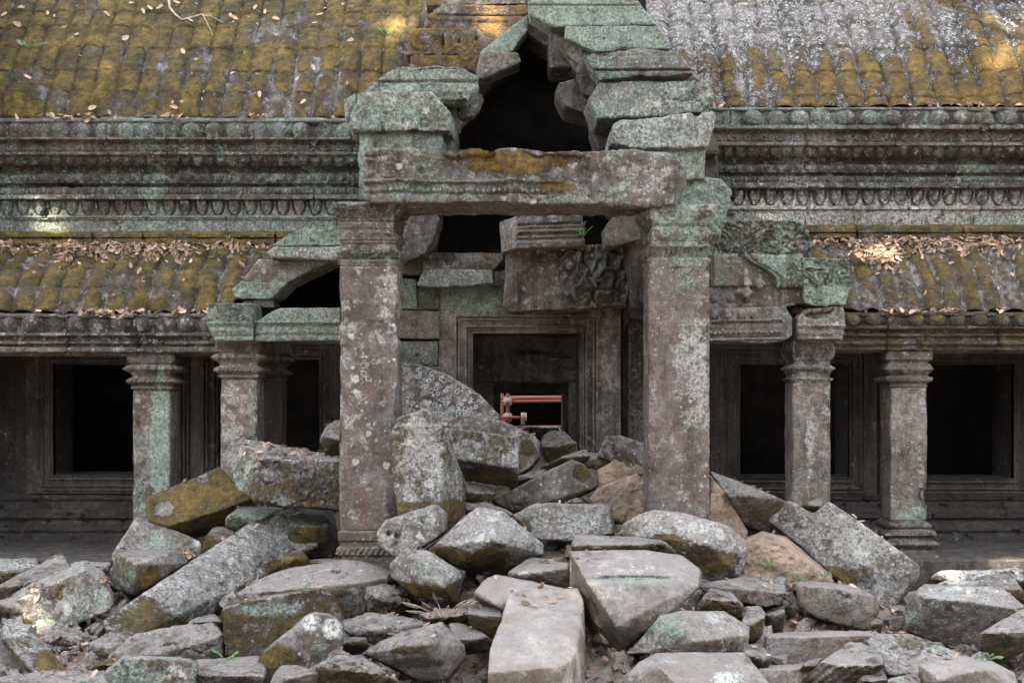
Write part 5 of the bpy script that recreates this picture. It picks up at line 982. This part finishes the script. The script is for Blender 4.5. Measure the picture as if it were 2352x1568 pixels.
for (x, y, Y, w_) in [(215, 1330, -2.3, 40), (250, 1480, -3.9, 40), (470, 1460, -3.4, 45), (520, 1380, -2.9, 34), (150, 1480, -3.6, 40), (30, 1400, -2.6, 55), (240, 1400, -2.9, 34), (470, 1330, -2.0, 36), (900, 1440, -3.9, 40), (860, 1350, -2.7, 40), (1050, 1440, -3.9, 30),
    (1080, 1310, -2.6, 40), (1010, 1180, -1.2, 40), (1130, 1240, -2.0, 40), (1240, 1330, -3.2, 30), (1400, 1470, -4.3, 30), (1560, 1500, -4.8, 40), (1660, 1440, -4.0, 40), (1700, 1520, -4.7, 45), (1900, 1560, -5.0, 50), (2080, 1480, -4.0, 36), (2250, 1530, -5.0, 50), (1790, 1400, -3.4, 34),
    (700, 1250, -1.6, 40), (620, 1480, -3.9, 40), (770, 1490, -4.7, 30), (1010, 1060, -.2, 40), (1100, 1130, -.9, 40), (1380, 1060, -.2, 40), (2040, 1370, -2.4, 30), (60, 1350, -1.9, 36), (420, 1500, -4.3, 44)]:
    n = 7; a = np.sort(rs.random(n))*6.28; pts = [(x+w_*(.7+.5*rs.random())*math.cos(t), y+w_*.62*(.7+.5*rs.random())*math.sin(t), .15*rs.random()) for t in a]
    nb = min((o for o in col.objects if o.get('group') == 'fallen sandstone blocks in the heap'), key=lambda o: (Vector(o.data.vertices[0].co)-Vector(P(x, y, Y))).length)
    stone('D', pts, Y+.4, (w_*.3*(rs.random()-.5), -8, .35), label='small half buried stone '+('right' if P(x, y, Y)[0] > nb.data.vertices[0].co.x else 'left')+' of the '+' '.join(nb['label'].split()[:8]), group='small half buried stones filling the gaps', name='small_stone', cat='stone', chip=1.1, **L_(val=.7+.4*rs.random(), moss=.1+.4*rs.random(), stain=.35))
finish_stones()

# ------------------------------------------------------------------ ground: court, terrace and the mound of soil
terr = box('terrace', (-7.2, -.45, -.6), (7.4, 2.3, .02), STONE, None, stain=.7, red=.5, val=.42, white=.05); terr['kind'] = 'structure'
ctl = []
def gp(x, y, Y, dz=0): X, y_, z = P(x, y, Y); ctl.append((X, y_, z+dz))
for x in (-500, -100, 150): gp(x, 1318, -.9); gp(x, 1400, -2.5); gp(x, 1500, -4.0); gp(x, 1640, -5.6)
for x in (2250, 2500, 2800): gp(x, 1345, -.9); gp(x, 1400, -2.3); gp(x, 1500, -4.0); gp(x, 1640, -5.6)
gp(480, 1270, -.2); gp(480, 1330, -1.2); gp(480, 1440, -2.8); gp(480, 1540, -4.3); gp(700, 1180, -.1); gp(700, 1300, -1.3); gp(700, 1400, -2.9); gp(700, 1510, -4.3)
gp(1000, 1050, .9); gp(1000, 1160, -.3); gp(1000, 1290, -1.7); gp(1000, 1400, -3.0); gp(1050, 1480, -3.9); gp(1000, 1560, -4.8)
gp(1250, 985, 2.6); gp(1250, 1000, 1.2); gp(1250, 1110, -.1); gp(1250, 1200, -1.3); gp(1200, 1310, -2.6); gp(1250, 1420, -3.6); gp(1250, 1600, -5.2)
gp(1430, 1075, -.3); gp(1430, 1120, -.8); gp(1430, 1180, -1.5); gp(1430, 1300, -2.7); gp(1450, 1440, -3.9); gp(1400, 1540, -4.8)
gp(1640, 1115, -1.0); gp(1680, 1180, -1.6); gp(1720, 1260, -2.2); gp(1640, 1400, -3.5); gp(1600, 1560, -4.9)
gp(1850, 1290, -1.5); gp(1850, 1350, -2.6); gp(1900, 1420, -3.4); gp(1900, 1550, -4.7); gp(2050, 1310, -.6); gp(2080, 1440, -3.2); gp(2080, 1560, -4.8)
for X in (-9, -4, 0, 4, 9):
    for Y in (-8, -12, -18): ctl.append((X, Y, -.3))
    for Y in (3, 8): ctl.append((X, Y, -.3 if abs(X) > 3 else .8 if Y < 4 else -.3))
ctl = np.array(ctl)
def gh(X, Y):
    X = np.asarray(X, float); Y = np.asarray(Y, float); num = np.zeros(X.shape); den = np.zeros(X.shape)
    for (a, b_, c) in ctl: w_ = 1/(((X-a)**2+(Y-b_)**2)+.04)**1.7; num += w_*c; den += w_
    return num/den
def ground_mesh(name, xs, ys, mat):
    XX, YY = np.meshgrid(xs, ys, indexing='ij'); Z = gh(XX, YY)-.24
    p = np.stack([XX.ravel(), YY.ravel(), Z.ravel()*0], 1)
    near = np.exp(-((YY+1)/6)**4)
    Z = Z+near*(.05*fbm(p*1.5, 3, 4)+.03*fbm(p*6, 4, 4, .65)+.012*fbm(p*25, 5, 3)).reshape(Z.shape)
    mesh = mesh_np(name, np.stack([XX, YY, Z], -1).reshape(-1, 3), gridF(len(xs), len(ys)), mat)
    o = bpy.data.objects.new(name, mesh); col.objects.link(o); o['kind'] = 'structure'; return o
fine_x = np.concatenate([np.linspace(-60, -7.5, 12)[:-1], np.arange(-7.5, 7.5, .035), np.linspace(7.5, 60, 12)])
fine_y = np.concatenate([np.linspace(-60, -9, 14)[:-1], np.arange(-9, 3, .035), np.linspace(3, 60, 16)])
GRD = ground_mesh('ground', fine_x, fine_y, SAND)
def mound(reg, pts, Y, off, label, **kw):
    kw['chip'] = .45; kw['relief'] = lambda x, y, W: .05*fbm(W*7, 3, 5, .6)+.02*fbm(W*30, 5, 3)
    o = stone(reg, pts, Y, off, label=label, name='earth_mound', cat='earth mound', group='heaps of eroded sandy earth', **kw); return o
JOBS.clear()
mound('R5', [(880, 650), (1000, 600), (1150, 640), (1330, 780), (1480, 900), (1100, 960), (860, 880)], -2.4, (0, -60, .5), 'sloping soil bank littered with leaves under the leaning beam', chip=1.6)
mound('R3', [(1235, 690), (1300, 612), (1450, 588), (1480, 600), (1560, 560), (1640, 480), (1680, 800), (1450, 830), (1380, 800), (1280, 740)], -1.2, (0, 10, .6), 'crumbly pale sandy earth heaped left of the right pillar', chip=1.6)
mound('R3', [(1290, 500), (1400, 440), (1500, 500), (1620, 490), (1660, 700), (1300, 640)], -.9, (0, 10, .6), 'upper sandy earth bank behind the right pillar', chip=1.6)
mound('R5', [(640, 160), (700, 230), (760, 290), (860, 480), (900, 540), (880, 640), (780, 560), (640, 480)], -1.75, (0, 0, .5), 'ant eaten column of reddish sandy earth right of the right pillar', chip=1.6)
mnd = [j[0] for j in JOBS]
finish_stones()
for o in mnd: o.data.materials.clear(); o.data.materials.append(EARTH)
# ------------------------------------------------------------------ canopy tree that shades the court (stands out of the frame, behind and above the viewer)
def canopy():
    C0 = np.array([0., 0., 3.0]); S_ = np.array(SUN); dist = 25.0
    u = np.cross(S_, [0, 0, 1]); u /= np.linalg.norm(u); v = np.cross(u, S_)
    n = 17000; r = 8.8*np.sqrt(rng.random(n)); a = rng.random(n)*2*math.pi
    c = C0+S_*dist; P0 = c+(r*np.cos(a))[:, None]*u+(r*np.sin(a))[:, None]*v+(rng.random(n)*3-1.5)[:, None]*S_
    targets = [(260*.3702+10, 1400, -2.35, .23), (110, 492, 1.1, .26), (1000, 30, 1.0, .30), (1120, 60, .3, .22), (900, 20, 1.8, .25), (2320, 150, 1.6, .30), (2340, 60, 2.0, .25), (2030, 588, .6, .22), (1770, 535, -.3, .1),
               (595, 1000, -.1, .04), (2300, 1300, -.4, .2), (330, 1340, -1.8, .1), (120, 1300, -1.2, .12), (2200, 1345, -1.2, .15), (1900, 580, .8, .1), (1290, 918, 9.5, .12)]
    ok = np.ones(n, bool)
    for (x, y, Y, rad) in targets:
        T = np.array(P(x, y, Y)); d = P0-T; t = d@S_; perp = np.linalg.norm(d-t[:, None]*S_, axis=1)
        ok &= perp > rad+.12
    P0 = P0[ok]; n = len(P0)
    ax = rng.normal(size=(n, 3)); ax /= np.linalg.norm(ax, axis=1)[:, None]
    bx = np.cross(ax, rng.normal(size=(n, 3))); bx /= np.linalg.norm(bx, axis=1)[:, None]
    L = .34+.24*rng.random(n)[:, None]
    V = np.stack([P0-ax*L, P0+bx*L*.45, P0+ax*L, P0-bx*L*.45], 1).reshape(-1, 3)
    F = np.arange(n*4).reshape(-1, 4)
    base = (-10.5, -21., -.3); root = empty('canopy_tree', base); tag(root, 'tall broadleaf woodland tree standing behind the viewer and shading the ruin', 'tree')
    place('crown', V, F, CROWN, root, smooth=False)
    # trunk and limbs
    bm = bmesh.new()
    def limb(a, b_, r0, r1):
        a, b_ = Vector(a), Vector(b_); d = b_-a; q = d.to_track_quat('Z', 'Y').to_matrix().to_4x4(); m = Matrix.Translation((a+b_)/2) @ q
        bmesh.ops.create_cone(bm, cap_ends=True, segments=14, radius1=r0, radius2=r1, depth=d.length, matrix=m)
    top = Vector((-10, -19, 12)); limb(base, top, .6, .42)
    for k in range(9):
        e = c+(7*math.cos(k*.7))*u+(7*math.sin(k*.7))*v; mid = (top*.5+Vector(e)*.5)+Vector((0, 0, 1)); limb(top, mid, .22, .14); limb(mid, Vector(e), .13, .04)
    me = bpy.data.meshes.new('trunk'); bm.to_mesh(me); bm.free(); me.materials.append(TWIG)
    o = bpy.data.objects.new('trunk', me); col.objects.link(o); o.parent = root; o.location = -Vector(base)
canopy()
def forest():  # ring of unseen tree crowns added to block low sky light
    V = []
    for (x, y, rx, rz, n) in [(-24, -22, 7, 9, 1500), (-13, -30, 7, 10, 1500), (0, -33, 8, 9, 1600), (12, -30, 7, 10, 1500), (23, -23, 7, 9, 1500), (-29, -9, 7, 9, 1300), (29, -10, 7, 9, 1300), (-27, 5, 7, 8, 1000), (28, 5, 7, 8, 1000)]:
        d = rng.normal(size=(n, 3)); d /= np.linalg.norm(d, axis=1)[:, None]; p = d*(.6+.4*rng.random((n, 1)))*[rx, rx*.8, rz*.75]+[x, y, rz*.72]; p = p[p[:, 2] > -.2]
        m = len(p); a = rng.normal(size=(m, 3)); a /= np.linalg.norm(a, axis=1)[:, None]; c = np.cross(a, rng.normal(size=(m, 3))); c /= np.linalg.norm(c, axis=1)[:, None]; L = .5+.4*rng.random((m, 1))
        V.append(np.stack([p-a*L, p+c*L*.5, p+a*L, p-c*L*.5], 1).reshape(-1, 3))
    V = np.concatenate(V); o = place('forest', V, np.arange(len(V)).reshape(-1, 4), CROWN, None, smooth=False); o['kind'] = 'stuff'
forest()

# ------------------------------------------------------------------ court behind the doorway: scaffold and the far gallery
fg = empty('far_gallery', (1.2, 17, 0)); tag(fg, 'dark far gallery behind the scaffold seen through the doorway', 'gallery')
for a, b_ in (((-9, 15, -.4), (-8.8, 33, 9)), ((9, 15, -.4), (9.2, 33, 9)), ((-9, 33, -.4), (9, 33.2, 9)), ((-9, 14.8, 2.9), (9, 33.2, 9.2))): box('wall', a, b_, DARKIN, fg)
def tube(bm, a, b_, r, seg=12):
    a, b_ = Vector(a), Vector(b_); d = b_-a; m = Matrix.Translation((a+b_)/2) @ d.to_track_quat('Z', 'Y').to_matrix().to_4x4()
    bmesh.ops.create_cone(bm, cap_ends=True, segments=seg, radius1=r, radius2=r, depth=d.length, matrix=m)
def bmobj(name, bm, mat, parent=None, smooth=True):
    me = bpy.data.meshes.new(name); bm.to_mesh(me); bm.free()
    V = np.empty(len(me.vertices)*3); me.vertices.foreach_get('co', V); V = V.reshape(-1, 3)
    org = Vector((V[:, 0].mean(), V[:, 1].mean(), V[:, 2].min()))
    me.transform(Matrix.Translation(-org)); me.polygons.foreach_set('use_smooth', [smooth]*len(me.polygons)); me.materials.append(mat)
    o = bpy.data.objects.new(name, me); col.objects.link(o)
    if parent: o.parent = parent; o.location = org-parent.location
    else: o.location = org
    return o
SY = 9.5
sc_ = empty('scaffold', ((1165-CX)*s(SY), SY, -.3)); tag(sc_, 'orange painted tube scaffold visible through the far end of the doorway', 'scaffold')
def pp(x, y, Y=SY): return Vector(P(x, y, Y))
def pole(a, b_, r=.022):
    bm = bmesh.new(); tube(bm, a, b_, r); return bmobj('pole', bm, ORANGE, sc_)
vz = lambda x, Y=SY: (pp(x, 900, Y).x, Y, -.3)
vt = lambda x, Y=SY: (pp(x, 900, Y).x, Y, 3.4)
pole(vz(1166), vt(1166), .028); pole(vz(1153, SY+.6), vt(1153, SY+.6), .028)
pole(pp(1150, 922), pp(1310, 920), .022); pole(pp(1150, 981), pp(1310, 979), .022); pole(pp(1125, 958, SY-.1), pp(1203, 958, SY-.1), .022)
pole(pp(1150, 914, SY+.6), pp(1310, 913, SY+.6), .04); pole(pp(1157, 960, SY+.6), pp(1157, 1010, SY+.6), .03)
bm = bmesh.new(); tube(bm, pp(1203, 947, SY-.1), pp(1203, 966, SY-.1), .05); bmobj('clamp', bm, STEEL, sc_)
bm = bmesh.new(); tube(bm, pp(1200, 960, SY-.1), pp(1201, 975, SY-.1), .03); bmobj('clamp_screw', bm, STEEL, sc_)
for x, y in ((1166, 958), (1166, 922)):
    bm = bmesh.new(); bmesh.ops.create_cube(bm, size=.15, matrix=Matrix.Translation(pp(x, y, SY-.03))); bmesh.ops.bevel(bm, geom=bm.edges[:], offset=.02, segments=2, affect='EDGES'); bmobj('coupler', bm, STEEL, sc_)
JOBS.clear()
stone('D', [(1195, 988), (1215, 982), (1280, 984), (1300, 1010), (1290, 1040), (1195, 1040)], 5.6, (0, .4, 0), world=True, name='carved_block', label='pale carved fragment lying beyond the doorway under the scaffold', cat='carved stone', group='fallen sandstone blocks in the heap', relief=carve(7, 8, .02), white=.7, val=1.3, stain=.1)
finish_stones()

# ------------------------------------------------------------------ dry leaves
def leaf_quads(Pn, Nn, size, tone, curl=.5):
    """each leaf: a folded, pointed blade of four faces lying on the surface"""
    n = len(Pn); N_ = Nn+rng.normal(size=(n, 3))*curl*.6; N_ /= np.linalg.norm(N_, axis=1)[:, None]
    A = np.cross(N_, rng.normal(size=(n, 3))); A /= np.linalg.norm(A, axis=1)[:, None]; B = np.cross(N_, A)
    s_ = size[:, None]; w = s_*(.20+.08*rng.random((n, 1))); lift = s_*(.10+.22*rng.random((n, 1))); up = s_*.12
    b0 = Pn-A*s_*.5+N_*up; m0 = Pn-A*s_*.12+N_*lift*.35+N_*up*.3; t0 = Pn+A*s_*.5+N_*lift*.8
    l1 = Pn-A*s_*.22+B*w+N_*(lift*.9); l2 = Pn+A*s_*.20+B*w*.8+N_*(lift*.9)
    r1 = Pn-A*s_*.22-B*w+N_*(lift*.9); r2 = Pn+A*s_*.20-B*w*.8+N_*(lift*.7); c2 = Pn+A*s_*.2+N_*lift*.4
    V = np.stack([b0, m0, c2, t0, l1, l2, r1, r2], 1).reshape(-1, 3)
    f = np.array([[0, 1, 4, 4], [1, 2, 5, 4], [2, 3, 5, 5], [0, 6, 1, 1], [1, 6, 7, 2], [2, 7, 3, 3]])
    F = []
    base = (np.arange(n)*8)
    quads = [(1, 2, 5, 4), (1, 6, 7, 2)]; tris = [(0, 1, 4), (2, 3, 5), (0, 6, 1), (2, 7, 3)]
    for k in base:
        for q in quads: F.append([k+i for i in q])
        for q in tris: F.append([k+i for i in q])
    return V, F, np.repeat(tone, 8)
def litter(name, Pn, Nn, lo=.05, hi=.11, curl=.5, **tags):
    n = len(Pn); V, F, T = leaf_quads(Pn, Nn, lo+(hi-lo)*rng.random(n), rng.random(n)**1.3, curl)
    org = np.array([V[:, 0].mean(), V[:, 1].mean(), V[:, 2].min()]); me = mesh_np(name, V-org, F, LEAF, False)
    a = me.attributes.new('tone', 'FLOAT', 'POINT'); a.data.foreach_set('value', T.astype(np.float32))
    o = bpy.data.objects.new(name, me); col.objects.link(o); o.location = org
    for k, v in tags.items(): o[k] = v
    return o
def verts_of(o):
    me = o.data; n = len(me.vertices); V = np.empty(n*3, np.float32); me.vertices.foreach_get('co', V); V = V.reshape(-1, 3).astype(float)
    N_ = np.empty(n*3, np.float32); me.vertices.foreach_get('normal', N_); N_ = N_.reshape(-1, 3).astype(float)
    L = Vector(o.location)+(Vector(o.parent.location) if o.parent else Vector()); V = V+np.array(L); return V, N_
def pxy(V): d = V[:, 1]-CAMY; return CX+V[:, 0]*FPX/d, HZ-(V[:, 2]-CAMZ)*FPX/d
def child(root, nm): return [c for c in col.objects if c.parent == root and c.name.split('.')[0] == nm][0]
def scatter(o, n, wfun, zmin=.2):
    V, N_ = verts_of(o); x, y = pxy(V); N_ = N_*np.sign(N_[:, 2:3]+1e-9) if abs(N_[:, 2].mean()) > 0 else N_
    w_ = wfun(x, y, N_)*(N_[:, 2] > zmin); w_ = np.clip(w_, 0, None)
    if w_.sum() <= 0: return np.zeros((0, 3)), np.zeros((0, 3))
    i = rng.choice(len(V), size=n, p=w_/w_.sum()); return V[i]+rng.normal(size=(n, 3))*.006, N_[i]
st = dict(kind='stuff', label='drift of dry pinkish brown leaves caught on the stone', category='leaf litter')
lo_l, lo_r = child(WL, 'lower_roof'), child(WR, 'lower_roof')
nz_ = lambda x, y, s_: fbm(np.stack([x*.012, y*.012, x*0], 1), s_, 3)
Pn, Nn = scatter(lo_l, 2600, lambda x, y, N_: (np.exp(-((y-566)/13)**2)*3+.30*np.exp(-((y-590)/22)**2)+.016)*(.25+np.clip(nz_(x, y, 5)*3+.7, 0, 3))*(x < 770), .05)
litter('leaf_litter', Pn+[0, -.01, .015], Nn, .035, .10, 1.2, **dict(st, label='thick drift of dry leaves along the top of the left lower roof'))
Pn, Nn = scatter(lo_r, 2200, lambda x, y, N_: (np.exp(-((y-556)/14)**2)*3+.25*np.exp(-((y-578)/22)**2)+1.6*np.exp(-((x-2030)/45)**2-((y-590)/22)**2)+.01)*(.25+np.clip(nz_(x, y, 8)*3+.7, 0, 3))*(x > 1860), .05)
litter('leaf_litter', Pn+[0, -.01, .015], Nn, .035, .10, 1.2, **dict(st, label='thick drift of dry leaves along the top of the right lower roof'))
for root, y0, lab, n in ((WL, 722, 'dry leaves caught on the edge above the left row of stone buds', 230), (WR, 718, 'dry leaves caught on the edge above the right row of stone buds', 90)):
    o = child(root, 'lower_cornice'); Pn, Nn = scatter(o, n, lambda x, y, N_: np.exp(-((y-y0)/5)**2)*np.clip(nz_(x, y, 9)*4+.5, .02, 3), .0); litter('leaf_litter', Pn+[0, -.02, .02], Nn*0+[0, -.5, .9], .06, .12, .9, **dict(st, label=lab))
for root, y0, lab, n in ((WL, 275, 'thin line of leaves on the edge under the left upper roof', 120), (WR, 248, 'few leaves on the edge under the right upper roof', 50)):
    o = child(root, 'frieze'); Pn, Nn = scatter(o, n, lambda x, y, N_: np.exp(-((y-y0)/4)**2)*np.clip(nz_(x, y, 29)*4+.3, .02, 3), .0); litter('leaf_litter', Pn+[0, -.02, .02], Nn*0+[0, -.5, .9], .05, .10, .9, **dict(st, label=lab))
Pn, Nn = scatter(child(WL, 'upper_roof'), 200, lambda x, y, N_: (y < 260)*(.1+np.clip(nz_(x, y, 15)*4, 0, 3))*(1+2*(y < 60)), .05); litter('leaf_litter', Pn+[0, -.01, .01], Nn, .03, .07, .9, **dict(st, label='crumbs of dead leaves scattered over the left upper roof'))
# leaves on the heap and on the soil
blocks = [o for o in col.objects if o.type == 'MESH' and o.get('group') == 'fallen sandstone blocks in the heap']
AP, AN = [], []
for o in blocks:
    V, N_ = verts_of(o); i = np.where(N_[:, 2] > .8)[0]
    if len(i) > 60:
        k = max(1, int(len(i)*.0022)); c0 = V[i[rng.integers(len(i))]]; w_ = np.exp(-((V[i]-c0)**2).sum(1)/.03)+.03
        j = rng.choice(i, k, p=w_/w_.sum()); AP.append(V[j]); AN.append(N_[j])
for (x, y, Y, rad, n) in ((700, 1045, -1.0, 55, 60), (590, 1028, -1.0, 40, 30), (425, 1278, -1.4, 34, 45), (120, 1375, -2.1, 60, 30), (205, 1350, -2.0, 45, 22), (730, 1345, -2.9, 10, 2)):
    for o in blocks:
        V, N_ = verts_of(o); qx, qy = pxy(V); i = np.where((N_[:, 2] > .45) & (np.abs(qx-x) < rad) & (np.abs(qy-y) < rad*.5) & (np.abs(V[:, 1]-Y) < .7))[0]
        if len(i) > 20: j = rng.choice(i, n); AP.append(V[j]); AN.append(N_[j]); break
AP = np.concatenate(AP); AN = np.concatenate(AN); litter('leaf_litter', AP+[0, 0, .008], AN, .035, .09, .6, **dict(st, label='dead leaves strewn over the tops of the fallen blocks'))
n = 6500; X = rng.uniform(-6.5, 6.5, n); Y = rng.uniform(-6, -.4, n); k = fbm(np.stack([X*.9, Y*.9, X*0], 1), 44, 3) > -.05
X, Y = X[k], Y[k]; V, N_ = verts_of(GRD); 
Z = gh(X, Y)-.19+.03*rng.random(len(X)); litter('leaf_litter', np.stack([X, Y, Z], 1), np.tile([0, 0, 1.], (len(X), 1)), .03, .09, .7, **dict(st, label='brown leaf litter on the soil between the fallen blocks'))
# gravel and splinters of stone between the blocks
n = 6000; X = rng.uniform(-6, 6, n); Y = rng.uniform(-5.8, -.6, n); Z = gh(X, Y)-.2; bm = bmesh.new(); VV, FF = [], []
cube = np.array([(x, y, z) for x in (-1, 1) for y in (-1, 1) for z in (-1, 1)], float); cf = [(0, 1, 3, 2), (4, 6, 7, 5), (0, 4, 5, 1), (2, 3, 7, 6), (0, 2, 6, 4), (1, 5, 7, 3)]
for i in range(n):
    q = rng.normal(size=4); q /= np.linalg.norm(q); w_, a, b_, c = q
    M = np.array([[1-2*(b_*b_+c*c), 2*(a*b_-c*w_), 2*(a*c+b_*w_)], [2*(a*b_+c*w_), 1-2*(a*a+c*c), 2*(b_*c-a*w_)], [2*(a*c-b_*w_), 2*(b_*c+a*w_), 1-2*(a*a+b_*b_)]])
    sz = .012+.06*rng.random()**3; v = (cube*(1+.35*rng.normal(size=(8, 3)))*[1, .7, .5]*sz)@M.T+[X[i], Y[i], Z[i]+sz*.3]
    VV.append(v); FF += [tuple(t+8*i for t in f) for f in cf]
bm.free(); gvl = place('gravel', np.concatenate(VV), FF, STONE, None, smooth=False, red=.4, white=.2, stain=.2, val=1.1); gvl['kind'] = 'stuff'

# ------------------------------------------------------------------ single leaves on the left upper roof, plants, twigs
def one_leaf(P0, N0, size, label, group, tone=.8):
    V, F, T = leaf_quads(np.array([P0]), np.array([N0]), np.array([size]), np.array([tone]), .5); org = V.mean(0)
    me = mesh_np('fallen_leaf', V-org, F, LEAF, False); a = me.attributes.new('tone', 'FLOAT', 'POINT'); a.data.foreach_set('value', T.astype(np.float32))
    o = bpy.data.objects.new('fallen_leaf', me); col.objects.link(o); o.location = org; tag(o, label, 'leaf', group)
Vr, Nr = verts_of(child(WL, 'upper_roof')); xr, yr = pxy(Vr)
lv = [(50, 22), (40, 60), (12, 38), (110, 35), (108, 57), (150, 62), (63, 180), (180, 83), (245, 36), (302, 12), (370, 21), (405, 10), (433, 57), (437, 50), (530, 40), (538, 44), (587, 22), (612, 32), (635, 48), (723, 57), (736, 38), (717, 160), (420, 122), (400, 250), (213, 252), (250, 262), (598, 222), (697, 238), (805, 95), (780, 150), (290, 92), (330, 30), (345, 22), (675, 60)]
NMS = ['upper left corner', 'third tile row']
for (x, y) in lv:
    i = np.argmin((xr-x)**2+(yr-y)**2); one_leaf(Vr[i]+[0, -.02, .01], Nr[i], .09+.03*random.random(), 'dry leaf on the left upper roof, '+('topmost rows' if y < 40 else 'middle rows' if y < 180 else 'above the buds')+(', at the far left' if x < 200 else ', left of the branch' if x < 380 else ', by the branch' if x < 560 else ', toward the peak'), 'single leaves on the left upper roof', .6+.4*random.random())
def near(x, y, names=None):
    best = None
    for o in col.objects:
        if o.type != 'MESH' or 'w_mint' not in o or o.get('kind') == 'stuff': continue
        V, N_ = CACHE.setdefault(o.name, verts_of(o)); 
        if len(V) < 50: continue
        qx, qy = pxy(V); i = np.where((np.abs(qx-x) < 4) & (np.abs(qy-y) < 4))[0]
        if len(i):
            j = i[np.argmin(V[i, 1])]
            if best is None or V[j, 1] < best[0][1]: best = (V[j], N_[j])
    return best
CACHE = {}
def plant(x, y, label, n, size, mat, kind='sprig', Y=None, spread=1.0):
    q = near(x, y) if Y is None else (np.array(P(x, y, Y)), np.array([0, -1, 0])); base = q[0] if q else np.array(P(x, y, -2)); root = empty('small_plant', Vector(base)); tag(root, label, 'plant', 'small plants growing on the ruin')
    for k in range(n):
        a = k*2.4+random.random(); e = random.uniform(.25, .9); L = size*random.uniform(.7, 1.15); d = Vector((math.cos(a)*math.cos(e)*spread, -abs(math.sin(a))*math.cos(e)*.6-.15, math.sin(e)))
        tip = Vector(base)+Vector((0, -.02, 0))+d*L; bm = bmesh.new(); tube(bm, Vector(base)+Vector((0, 0, -.02)), tip, .0035, 5); bmobj('stem', bm, mat, root)
        bm = bmesh.new(); A = (d+Vector((0, -.3, -.2))).normalized(); B = A.cross(Vector((.2, -1, .4))).normalized(); N0 = A.cross(B); l = L*.75 if kind == 'sprig' else L*1.4; w_ = l*(.24 if kind == 'sprig' else .06)
        for sgn in (1, -1):
            ps = [tip, tip+A*l*.3+B*w_*sgn+N0*l*.04, tip+A*l*.65+B*w_*.85*sgn+N0*l*.02, tip+A*l-N0*l*.1, tip+A*l*.62-N0*l*.05, tip+A*l*.3-N0*l*.03]
            bm.faces.new([bm.verts.new(p_) for p_ in (ps if sgn > 0 else ps[::-1])])
        bmobj('leaf', bm, mat, root, False)
plant(1145, 1122, 'bright green seedling in the middle of the heap by the wedge of mossy stone', 6, .085, GREEN)
plant(1232, 1076, 'green seedling below the dark boulder of the doorway', 6, .07, DULLGREEN)
plant(1352, 1066, 'tiny green leaves by the moss patch of the two toned block', 3, .06, GREEN)
plant(885, 80, 'fresh green leafy sprig on the upper roof left of the peak', 4, .09, GREEN)
plant(78, 105, 'grey green weed growing on the left upper roof', 8, .10, DULLGREEN, spread=1.4)
plant(1342, 545, 'grassy green tuft beside the moulded block above the doorway', 5, .09, GREEN, 'grass')
plant(1085, 1338, 'dark green leaves right of the mint spotted angular block', 6, .09, GREEN)
plant(520, 1507, 'green five leaved plant at the lower left near the olive faced block', 5, .055, GREEN, spread=1.5)
plant(480, 1500, 'pale small leaved weed beside the five leaved plant', 6, .045, DULLGREEN, spread=1.3)
plant(1755, 1302, 'small bright green seedling on the soil bank right of the boulder', 5, .06, GREEN)
plant(1812, 1352, 'dark green weed between the flat slab and the brown rounded block', 7, .09, DULLGREEN)
plant(1895, 1318, 'thin grey green weed under the leaning beam', 6, .06, DULLGREEN)
plant(1470, 1085, 'long leaved fern like weed beside the striated green block', 7, .12, DULLGREEN, 'grass')
plant(1415, 1215, 'yellowish green sprout right of the long central block', 6, .05, GREEN)
plant(1020, 1420, 'dry grass blades arching over the soil left of the pale slab', 12, .16, TWIG, 'grass')
plant(2265, 1510, 'pale weed between the lichen slab and the right edge boulder', 6, .07, DULLGREEN)
plant(210, 1560, 'round leaved green weed at the bottom left corner', 4, .05, GREEN)
def branch(label, pts, r0, Yo):
    V = [Vector(P(x, y, Y)) for x, y, Y in pts]; bm = bmesh.new()
    for i in range(len(V)-1): tube(bm, V[i], V[i+1]+(V[i+1]-V[i])*.04, r0*(1-.6*i/len(V)), 7)
    tag(bmobj('dead_branch', bm, TWIG), label, 'branch')
def onroof(x, y): i = np.argmin((xr-x)**2+(yr-y)**2); return (x, y, Vr[i][1]-.04)
branch('crooked grey dead branch lying on the left upper roof', [onroof(*p) for p in ((388, 2), (390, 18), (402, 33), (418, 46), (440, 40), (462, 34), (478, 38))], .016, 0)
branch('thin forked pale twig hanging below the dead branch on the left roof', [onroof(*p) for p in ((465, 32), (474, 50), (482, 66), (490, 84))], .007, 0)
branch('very thin twig on the roof right of the dead branch', [onroof(*p) for p in ((478, 34), (495, 42), (512, 52))], .005, 0)
